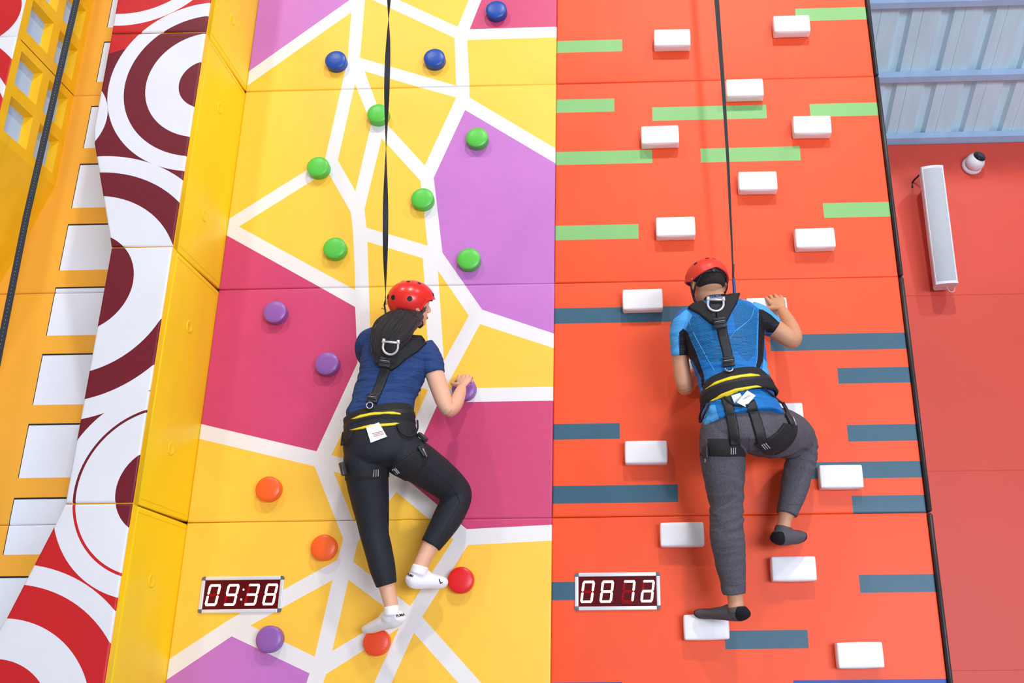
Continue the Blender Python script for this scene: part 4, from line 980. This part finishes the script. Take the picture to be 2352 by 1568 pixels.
# ------------------------------------------------------------------ the man
mr = empty('person', at(1700, 1000, -.44), 'man in blue T-shirt, grey joggers and red helmet climbing the orange wall', 'person')
m_tor = [S(1644, 690, -.425, 30, .058), S(1646, 703, -.42, 58, .080), S(1651, 722, -.42, 84, .10), S(1658, 748, -.415, 91, .118), S(1666, 785, -.41, 87, .12), S(1674, 820, -.41, 83, .113), S(1682, 855, -.412, 78, .105),
         S(1690, 892, -.42, 78, .105), S(1698, 930, -.43, 83, .115), S(1702, 960, -.44, 86, .125), S(1704, 990, -.445, 88, .13), S(1704, 1012, -.44, 80, .12)]
m_legL = [S(1662, 985, -.44, 48, .105), S(1660, 1015, -.435, 49, .108), S(1660, 1055, -.42, 47.5, .10), S(1664, 1100, -.395, 42, .09), S(1668, 1145, -.365, 36, .075), S(1669, 1185, -.345, 33, .068), S(1671, 1235, -.315, 34.5, .072), S(1677, 1285, -.285, 31, .062), S(1683, 1330, -.26, 25.5, .052), S(1686, 1362, -.245, 23, .046)]
m_ankL = [S(1687, 1352, -.245, 19, .042), S(1689, 1375, -.24, 18, .038), S(1691, 1395, -.238, 18.5, .037), S(1693, 1406, -.238, 19, .037)]
m_footL = [S(1714, 1408, -.265, 9, .028), S(1704, 1407, -.245, 17, .036), S(1684, 1406, -.21, 18.5, .040), S(1658, 1408, -.16, 14, .044), S(1634, 1409, -.115, 11, .046), S(1613, 1409, -.085, 10.5, .044), S(1604, 1409, -.072, 8, .038)]
m_legR = [S(1735, 985, -.44, 50, .105), S(1755, 988, -.40, 54, .11), S(1785, 992, -.32, 53, .105), S(1813, 999, -.235, 48, .095), S(1833, 1012, -.175, 38, .08), S(1841, 1032, -.155, 31, .068), S(1838, 1061, -.15, 29.5, .066), S(1829, 1100, -.15, 28.5, .062), S(1819, 1140, -.155, 25, .054), S(1811, 1165, -.158, 21.5, .046), S(1807, 1181, -.16, 20, .043)]
m_ankR = [S(1808, 1172, -.158, 17, .038), S(1803, 1192, -.158, 16, .034), S(1799, 1210, -.158, 16.5, .034), S(1797, 1222, -.158, 18, .034)]
m_footR = [S(1779, 1234, -.19, 9, .028), S(1787, 1233, -.175, 17, .034), S(1802, 1232, -.155, 19, .038), S(1820, 1233, -.125, 15.5, .042), S(1832, 1233, -.10, 14.5, .043), S(1841, 1233, -.085, 11, .038)]
m_armL = [S(1602, 728, -.405, 26, .055), S(1580, 742, -.40, 30, .062), S(1568, 765, -.385, 26, .056), S(1562, 795, -.365, 21, .050), S(1563, 825, -.345, 19.5, .046), S(1567, 860, -.33, 20, .044), S(1571, 884, -.315, 18, .042), S(1578, 888, -.28, 17, .042), S(1588, 872, -.21, 16, .038), S(1596, 855, -.14, 12, .028)]
m_armR = [S(1722, 728, -.395, 32, .062), S(1745, 735, -.385, 30, .06), S(1768, 747, -.375, 24, .052), S(1790, 762, -.365, 22, .048), S(1810, 776, -.355, 20.5, .044), S(1821, 781, -.335, 18.5, .042), S(1823, 772, -.295, 19.5, .042), S(1817, 752, -.235, 18, .038), S(1806, 729, -.17, 14.5, .030), S(1797, 713, -.13, 12, .024)]
m_neck = [S(1645, 704, -.42, 30, .06), S(1639, 680, -.425, 25, .055), S(1631, 658, -.43, 27, .058)]
MH = at(1626, 650, -.44); M_F = Vector((-.34, .92, -.05)); M_U = Vector((-.10, .04, 1))
hMR = hand(at(1796, 711, -.125), at(1779, 685, -.075)-at(1796, 711, -.125), Vector((-.05, -1, .3)), 1.05, (.1, 1.15, .8), 1.3, -1)
hML = hand(at(1597, 852, -.13), Vector((.25, .8, .2)), Vector((-.3, -.3, .9)), 1.05, (.5, .7, .5), 1.0, 1)
m_body = bake('body', [loft(m_tor[:8]+grow(m_tor[8:], -.010)), loft(m_legL), loft(m_ankL), loft(grow(m_footL, -.005)), loft(grow(instep(m_ankL, m_footL), -.004)), loft(grow(instep(m_ankR, m_footR), -.004)), loft(m_legR), loft(m_ankR), loft(grow(m_footR, -.005)), loft(m_armL), loft(m_armR), loft(m_neck)]+hMR+hML+head_parts(MH, M_F, M_U, 1.0), .0033, SKIN_M, mr, 3)
face_features(MH, M_F, M_U, 1.0, m_body, mat('lips_brown', (160, 96, 84), rough=.4))
SLB = mat('seam_light_blue', (76, 164, 228), rough=.6); SBK = mat('sport_black', (24, 24, 30), rough=.6)
def m_fold(p, n):
    u, v = px(p); k = max(0.15, min(1, (v-780)/90)); return p+n*(fold(p, n, .0048, 4, 30, 4)*k+.002*noise.noise(p*18))
m_shirt = bake('shirt', [loft(grow(m_tor[:8], .008)+[S(1696, 930, -.433, 85, .126), S(1702, 953, -.440, 91, .142), S(1707, 972, -.446, 95, .153)], cap=.02), loft(grow(m_armL[:3], .011)+[S(1562, 795, -.365, 23, .056), S(1562, 815, -.352, 22, .054)], cap=.05), loft(grow(m_armR[:2], .011)+[S(1768, 746, -.375, 26, .058), S(1780, 753, -.37, 24.5, .055)], cap=.05)], .0048, None, mr, 4, m_fold, [mask_mat('sport_shirt', (26, 112, 184), [('region_scales', 'scales'), ('region_light', (76, 164, 228)), ('region_black', (24, 24, 30))], .6, ((1, 1, 6), 9, .9))])
zc = lambda P: z0(P, 1500, 570)
pb = [zc([(205, 545), (235, 570), (250, 610), (290, 700), (318, 780), (345, 860), (352, 940), (330, 945), (325, 880), (300, 830), (265, 760), (235, 740), (180, 732), (178, 570)]),
      zc([(720, 410), (745, 420), (770, 520), (758, 560), (752, 700), (745, 770), (715, 835), (697, 830), (712, 700), (716, 560)]), zc([(738, 412), (800, 450), (868, 515), (880, 545), (830, 575), (765, 570), (756, 500)])]
psc = zc([(262, 458), (330, 470), (420, 540), (470, 600), (560, 560), (540, 430), (600, 360), (680, 400), (706, 430), (704, 560), (695, 720), (640, 770), (560, 700), (430, 780), (330, 760), (280, 660), (235, 580), (225, 520)])
plb = [zc([(100, 740), (110, 560), (140, 480), (225, 415), (265, 450), (215, 560), (170, 600), (180, 740)]), zc([(590, 310), (640, 320), (760, 350), (840, 420), (900, 510), (870, 515), (800, 450), (720, 412), (660, 365), (600, 350)]),
       zc([(752, 750), (790, 790), (800, 860), (740, 840)]), zc([(330, 1080), (420, 1060), (470, 1240), (320, 1250)])]
mask_attr(m_shirt, 'region_scales', lambda c: sdist(px(c), [psc])); mask_attr(m_shirt, 'region_light', lambda c: sdist(px(c), plb)); mask_attr(m_shirt, 'region_black', lambda c: sdist(px(c), pb))
JOG = mat('grey_joggers', (88, 86, 93), rough=.9, spec=.15, mottle=.16, mscale=150, detail=2, bump=.25, bscale=220)
def j_fold(p, n):
    u, v = px(p); kn = math.exp(-((v-1180)/50)**2) if u < 1720 else math.exp(-((v-1035)/40)**2)*1.2
    return p+n*(fold(p, n, .0048, 7, 30, 9)*(.28+kn)+.0025*noise.noise(p*14))
m_pants = bake('joggers', [loft([S(1702, 942, -.44, 78, .112)]+grow(m_tor[9:10], .003)+grow(m_tor[10:], .008)), loft(grow(m_legL, .0085), cap=.05), loft(grow(m_legR, .0085), cap=.05)], .0048, JOG, mr, 4, j_fold)
# shirt hem over the joggers
SOK = mask_mat('grey_sock', (88, 84, 88), [('region_black', (26, 26, 30))], .9, ((1, 1, 1), 260, .08))
msk = []
for st, ank, heel, toe in ((m_footL, m_ankL, (1712, 1408), (1601, 1409)), (m_footR, m_ankR, (1780, 1236), (1845, 1235))):
    o = bake('sock', [loft(grow(st, .002)), loft(grow(instep(ank, st), .001), cap=.2), loft(grow([ank[2], ank[3]], .0032), cap=.5)], .004, None, mr, 3, None, [SOK])
    hp, tp = at(*heel, st[0][0].y), at(*toe, st[-1][0].y)
    mask_attr(o, 'region_black', lambda c: max(min(.045-(c-hp).length, hp.z+.028-c.z), .040-(c-tp).length))
    msk.append(o)
mb = bvh_of(m_shirt, m_pants, m_body)
for ln in ([(1662, 1340), (1685, 1344), (1708, 1340)], [(1790, 1152), (1812, 1158), (1834, 1158)]): strip('cuff_seam', ln, 1.6, mb, .0002, .0010, mat('jogger_seam', (52, 50, 56), rough=.9), m_pants, 4)
strip('collar', zc([(350, 350), (372, 332), (420, 322), (478, 318), (492, 322)]), [6, 6], mb, .001, .004, SBK, m_shirt, 3)
mbc = bvh_of(m_shirt, m_body); text_on('collar_lettering', 'NIKE PRO', *zc([(368, 340)])[0], *zc([(466, 322)])[0], 5.2, mbc, mat('collar_ink', (40, 130, 200), rough=.6), m_shirt, .0062)
for ln in (zc([(262, 455), (250, 520), (330, 680), (420, 840)]), zc([(690, 400), (660, 480), (560, 560), (520, 620)]), zc([(715, 430), (710, 600), (708, 740), (690, 830)]), zc([(565, 560), (640, 500)])):
    strip('flat_seam', ln, 2.0, mb, .0003, .0010, SLB, m_shirt, 5)
bc = at(1691, 896, -.422); bax = at(1680, 852, -.412)-at(1704, 934, -.43)
m_har = tag(ring('harness', bc, bax, 85/ppm(bc), .133, .060, PAD, mr, slope=.26), 'black padded harness belt with yellow trim and straps')
ring('waist_webbing', bc, bax, 86.5/ppm(bc), .136, .019, WEB, m_har, slope=.26)
mb2 = bvh_of(m_shirt, m_pants, m_body, m_har)
patch('yellow_trim', zc([(352, 965), (420, 908), (530, 870), (660, 850), (715, 858), (730, 870), (600, 880), (480, 908), (385, 945)]), mb2, .0035, .0025, HYEL, m_har, 4)
patch('yellow_trim', zc([(385, 1035), (470, 988), (560, 953), (700, 932), (742, 940), (620, 962), (520, 1003), (395, 1043)]), mb2, .0035, .0025, HYEL, m_har, 4)
patch('shoulder_pad', [(1579, 709), (1598, 694), (1612, 689), (1630, 705), (1646, 712), (1646, 750), (1630, 743), (1605, 722)], mb, .003, .012, PAD, m_har)
patch('shoulder_pad', [(1662, 677), (1700, 675), (1693, 697), (1681, 717), (1668, 742), (1662, 751), (1645, 750), (1645, 712), (1655, 700)], mb, .003, .012, PAD, m_har)
strip('back_strap', [(1654, 735), (1662, 775), (1671, 812), (1675, 840)], [24, 22], mb, .003, .004, WEB, m_har)
box_on('strap_buckle', 1654, 745, 4, 25, mb, (.056, .012, .050), .014, BUCK, m_har); box_on('strap_buckle', 1674, 832, 3, 25, mb, (.052, .012, .044), .008, BUCK, m_har)
a_ = cast(mb, 1674, 848); tube('strap_ring', [a_[0]+Vector((.017*math.cos(t), -.016, .014*math.sin(t))) for t in [math.pi+i*math.pi/6 for i in range(7)]], .004, STEEL, m_har, 8, 2)
dring(1644, 703, 18, -.02, mb, m_har, ALU)
strip('leg_strap', [(1668, 912), (1678, 950), (1685, 985), (1688, 1022)], [22, 24], mb2, .007, .0035, WEB, m_har); strip('leg_strap', [(1722, 922), (1733, 955), (1742, 985), (1750, 1014)], [22, 24], mb2, .007, .0035, WEB, m_har)
card('care_label', zc([(532, 1000), (590, 982), (612, 1020), (552, 1052)]), mb2, .003, TAGM, m_har); cl_ = card('care_label', zc([(568, 1047), (640, 965), (697, 1000), (628, 1077)]), mb2, .010, TAGM, m_har); mb2 = bvh_of(m_shirt, m_pants, m_body, m_har, cl_)
for q in range(3): strip('label_print', zc([(605+q*9, 1030-q*4), (655+q*8, 990+q*3)]), 1.2, mb2, .0003, .0006, mat('grey_ink', (120, 120, 128), rough=.6), m_har, 3)
for pts in ([(490, 1010), (520, 1050), (570, 1072), (640, 1070)], [(388, 1040), (365, 1120), (320, 1180), (318, 1140), (345, 1070)], [(745, 945), (790, 990), (860, 1040), (890, 1055)]):
    L_ = []
    for (a, b) in zc(pts):
        h = cast(mb2, a, b); L_.append((h[0]+h[1]*.012) if h else at(a, b, -.44))
    tube('gear_loop', L_, .0050, PAD, m_har, 8)
cL = at(1660, 1030, -.43); ml1 = ring('leg_loop', cL, at(1661, 1000, -.44)-at(1660, 1060, -.42), 52.5/ppm(cL), .118, .040, PAD, m_har)
cR = at(1770, 990, -.365); ml2 = ring('leg_loop', cR, at(1752, 968, -.41)-at(1792, 1012, -.30), 58/ppm(cR), .122, .036, PAD, m_har)
patch('leg_pad', zc([(685, 1325), (765, 1298), (840, 1245), (885, 1185), (928, 1195), (934, 1250), (915, 1310), (865, 1370), (800, 1398), (762, 1393)]), mb, .004, .008, PAD, m_har, 4)
mb3 = bvh_of(m_har, m_pants, ml1, ml2, *[c for c in m_har.children if c.name.startswith('leg_pad')])
for P in (zc([(532, 1355), (530, 1402)]), zc([(546, 1353), (545, 1402)]), zc([(560, 1352), (559, 1400)]), zc([(737, 1334), (765, 1368)]), zc([(750, 1329), (780, 1364)]), zc([(764, 1324), (796, 1360)])):
    strip('reflective_stripe', P, 2.6, mb3, .001, .0012, REFL, m_har, 3)
box_on('leg_buckle', *zc([(365, 1385)])[0], -2, 18, mb3, (.034, .012, .056), .004, BUCK, m_har); box_on('buckle_bar', *zc([(372, 1420)])[0], -4, 16, mb3, (.006, .008, .040), .012, STEEL, m_har)
box_on('leg_buckle', *zc([(915, 1160)])[0], 12, 14, mb3, (.030, .012, .056), .004, BUCK, m_har); box_on('buckle_bar', *zc([(938, 1180)])[0], 12, 12, mb3, (.006, .008, .040), .012, STEEL, m_har)
strip('leg_strap', zc([(880, 1050), (905, 1100), (925, 1160)]), 8, mb3, .004, .004, WEB, m_har)
def rimM(a):
    a = (math.degrees(a)+180) % 360-180; x = abs(a)
    if x < 55: return 6
    if x < 100: return 6-(x-55)/45*24
    if x < 125: return -18+(x-100)/25*6
    return -12+(x-125)/55*18
HC_ = at(1623, 641, -.44)
HRM = mat('helmet_red_matt', (222, 58, 40), rough=.42, spec=.45)
hm_, ptM, axM = helmet(HC_, M_F, M_U, (.097, .112, .094), rimM, HRM, mr, [(164, 50, .0085), (-164, 50, .0085), (120, 35, .0085), (-120, 35, .0085), (60, 20, .0085), (-60, 20, .0085)])
Rm, Fm, Um = axM
for a in (108, -108): q = ptM(math.radians(a), math.radians(-12), .001); disc_stack('rivet', q, (q-HC_), [(.004, 0), (.004, .002), (.0001, .003)], STEEL, hm_, 16)
HM2 = mat('short_black_hair', (34, 26, 24), rough=.8, mottle=.3, mscale=120, bump=.6, bscale=220)
v, f = [], []; n = 60
for i in range(13):
    for k in range(n):
        a = 2*math.pi*k/n; az = (math.degrees(a)+180) % 360-180; lo = 12 if abs(az) < 50 else (-38 if abs(az) > 110 else 12-(abs(az)-50)/60*50)
        e = math.radians(lo+(90-lo)*i/12); g = .0005 if i == 0 else .004
        v.append(MH+Um*.018+Rm*((.076+g)*math.cos(e)*math.sin(a))+Fm*((.094+g)*math.cos(e)*math.cos(a))+Um*((.088+g)*math.sin(e)))
for i in range(12):
    for k in range(n): f.append((i*n+k, i*n+(k+1) % n, (i+1)*n+(k+1) % n, (i+1)*n+k))
mesh('hair', v, f, HM2, mr)
# size dial and cradle at the nape
qd = ptM(math.radians(-172), math.radians(-1), -.012)
disc_stack('size_dial', qd, -Fm, [(.013, -.006), (.013, .006), (.0115, .009), (.005, .0095), (.0001, .009)], mat('dial_black', (38, 38, 42), rough=.4), hm_, 24)
tube('dial_cradle', [ptM(math.radians(s), math.radians(-3), -.010) for s in (-140, -155, -172, 172, 155)], .006, mat('cradle_black', (30, 30, 33), rough=.5), hm_, 8, 4, .6)
for sg in (-1, 1):
    tube('chin_strap', [ptM(math.radians(sg*95), math.radians(-14), -.006), MH+Rm*(sg*.079)-Um*.05+Fm*.012, MH+Rm*(sg*.055)-Um*.092+Fm*.035, MH-Um*.110+Fm*.058], .006, WEB, hm_, 8, 5, .5)
    tube('chin_strap', [ptM(math.radians(sg*135), math.radians(-10), -.008), MH+Rm*(sg*.080)-Um*.03-Fm*.03, MH+Rm*(sg*.076)-Um*.062+Fm*.014], .006, WEB, hm_, 8, 5, .5)

# ------------------------------------------------------------------ belay webbing
ROPE = mat('belay_webbing', (34, 38, 44), rough=.7, bump=.1, bscale=600); DOT = mat('webbing_stitch', (120, 128, 140), rough=.7); BLS = mat('blue_sling', (28, 74, 140), rough=.6)
def webbing(name, path, width, turns, lab, ph=0.0, up=2.0, down=0.0):
    P = []; N = 160
    pts = [Vector(p) for p in path]
    def pos(t):
        t *= len(pts)-1; i = min(int(t), len(pts)-2); return pts[i].lerp(pts[i+1], t-i)
    v, f = [], []; sv, sf = [], []
    for i in range(N+1):
        t = i/N; p = pos(t); ax = (pos(min(1, t+.01))-pos(max(0, t-.01))).normalized(); a = Vector((1, 0, 0)); a = (a-ax*a.dot(ax)).normalized(); b = ax.cross(a)
        th = turns(t)*math.pi+ph; w_ = width(t) if callable(width) else width; x = a*math.cos(th)+b*math.sin(th); y = ax.cross(x)
        for (q, r) in ((-1, -1), (1, -1), (1, 1), (-1, 1)): v.append(p+x*(q*w_/2)+y*(r*.0012))
    for i in range(N):
        for k in range(4): f.append((i*4+k, i*4+(k+1) % 4, i*4+4+(k+1) % 4, i*4+4+k))
    f += [(3, 2, 1, 0), (N*4, N*4+1, N*4+2, N*4+3)]
    ax = (pts[-1]-pts[-2]).normalized(); a0 = (pts[0]-pts[1]).normalized()
    for q in range(4): v[N*4+q] += ax*up; v[q] += a0*down
    o = mesh(name, v, f, ROPE, smooth=False); tag(o, lab, 'rope')
    return o, pos
w0 = at(885, 722, -.28)
top = at(893, -60, -.92); 
def yof(v): return -.28+(-.92+.28)*((722-v)/782)
wpts = [at(x, v, yof(v)) for x, v in ((885.5, 700), (885, 600), (885.5, 500), (886, 400), (887.5, 270), (889, 180), (892, 90), (893, 20), (894.5, -60))]
def trnW(t): 
    return t*2.5
rope1, _ = webbing('belay_webbing', wpts, .026, trnW, 'black twisted belay webbing running up in front of the patterned wall to the woman', math.pi/2)
tube('blue_sling', [at(885.5, 722, -.28), at(886, 735, -.29), at(889, 752, -.30), at(892, 775, -.27)], .0055, BLS, rope1, 8)
tube('swivel_hook', [at(885.5, 690, -.285), at(883, 700, -.28), at(885, 712, -.28), at(885.5, 724, -.28)], .0045, mat('hook_dark', (40, 40, 46), rough=.4), rope1, 8)
tube('loose_thread', [at(884, 712, -.28), at(879, 708, -.285), at(876, 709, -.29)], .0018, BLS, rope1, 6)
mpts = [at(x, v, -.42-.06*(1-v/650)) for x, v in ((1684, 640), (1681, 560), (1677, 480), (1672.5, 380), (1665, 260), (1659, 170), (1652, 80), (1646, 0), (1642, -60))]
rope2, _ = webbing('belay_webbing', mpts, lambda t: .006+.020*min(1, t*1.05), lambda t: -.12+.1*t, 'black belay webbing hanging down the orange wall to the man', 0)
tube('blue_sling', [at(1684.5, 640, -.42), at(1686, 656, -.42), at(1686.5, 668, -.42), at(1687, 690, -.40)], .0075, BLS, rope2, 8)
tube('swivel_hook', [at(1684, 606, -.425), at(1684, 620, -.42), at(1684, 634, -.42), at(1686, 652, -.42)], .0055, mat('hook_dark', (40, 40, 46), rough=.4), rope2, 8)
lpts = [at(x, v, -.62) for x, v in ((-6, 830), (30, 650), (60, 500), (90, 370), (120, 240), (150, 110), (176, 0), (190, -60))]
rope3, _ = webbing('belay_webbing', lpts, .030, lambda t: .06, 'black belay webbing with stitched edge hanging at the far left', 0, 2.0, 1.2)
lp2 = [p+Vector((.002, -.004, 0)) for p in lpts]; v, f = [], []
P = smoothpath(lp2, 40); 
for i in range(0, len(P)-1, 2):
    a, b = P[i], P[i].lerp(P[i+1], .8); s = len(v); v += [a+Vector((-.0012, 0, 0)), a+Vector((.0012, 0, 0)), b+Vector((.0012, 0, 0)), b+Vector((-.0012, 0, 0))]; f.append((s, s+1, s+2, s+3))
o = mesh('stitching', v, f, DOT, rope3, smooth=False); o['kind'] = 'stuff'
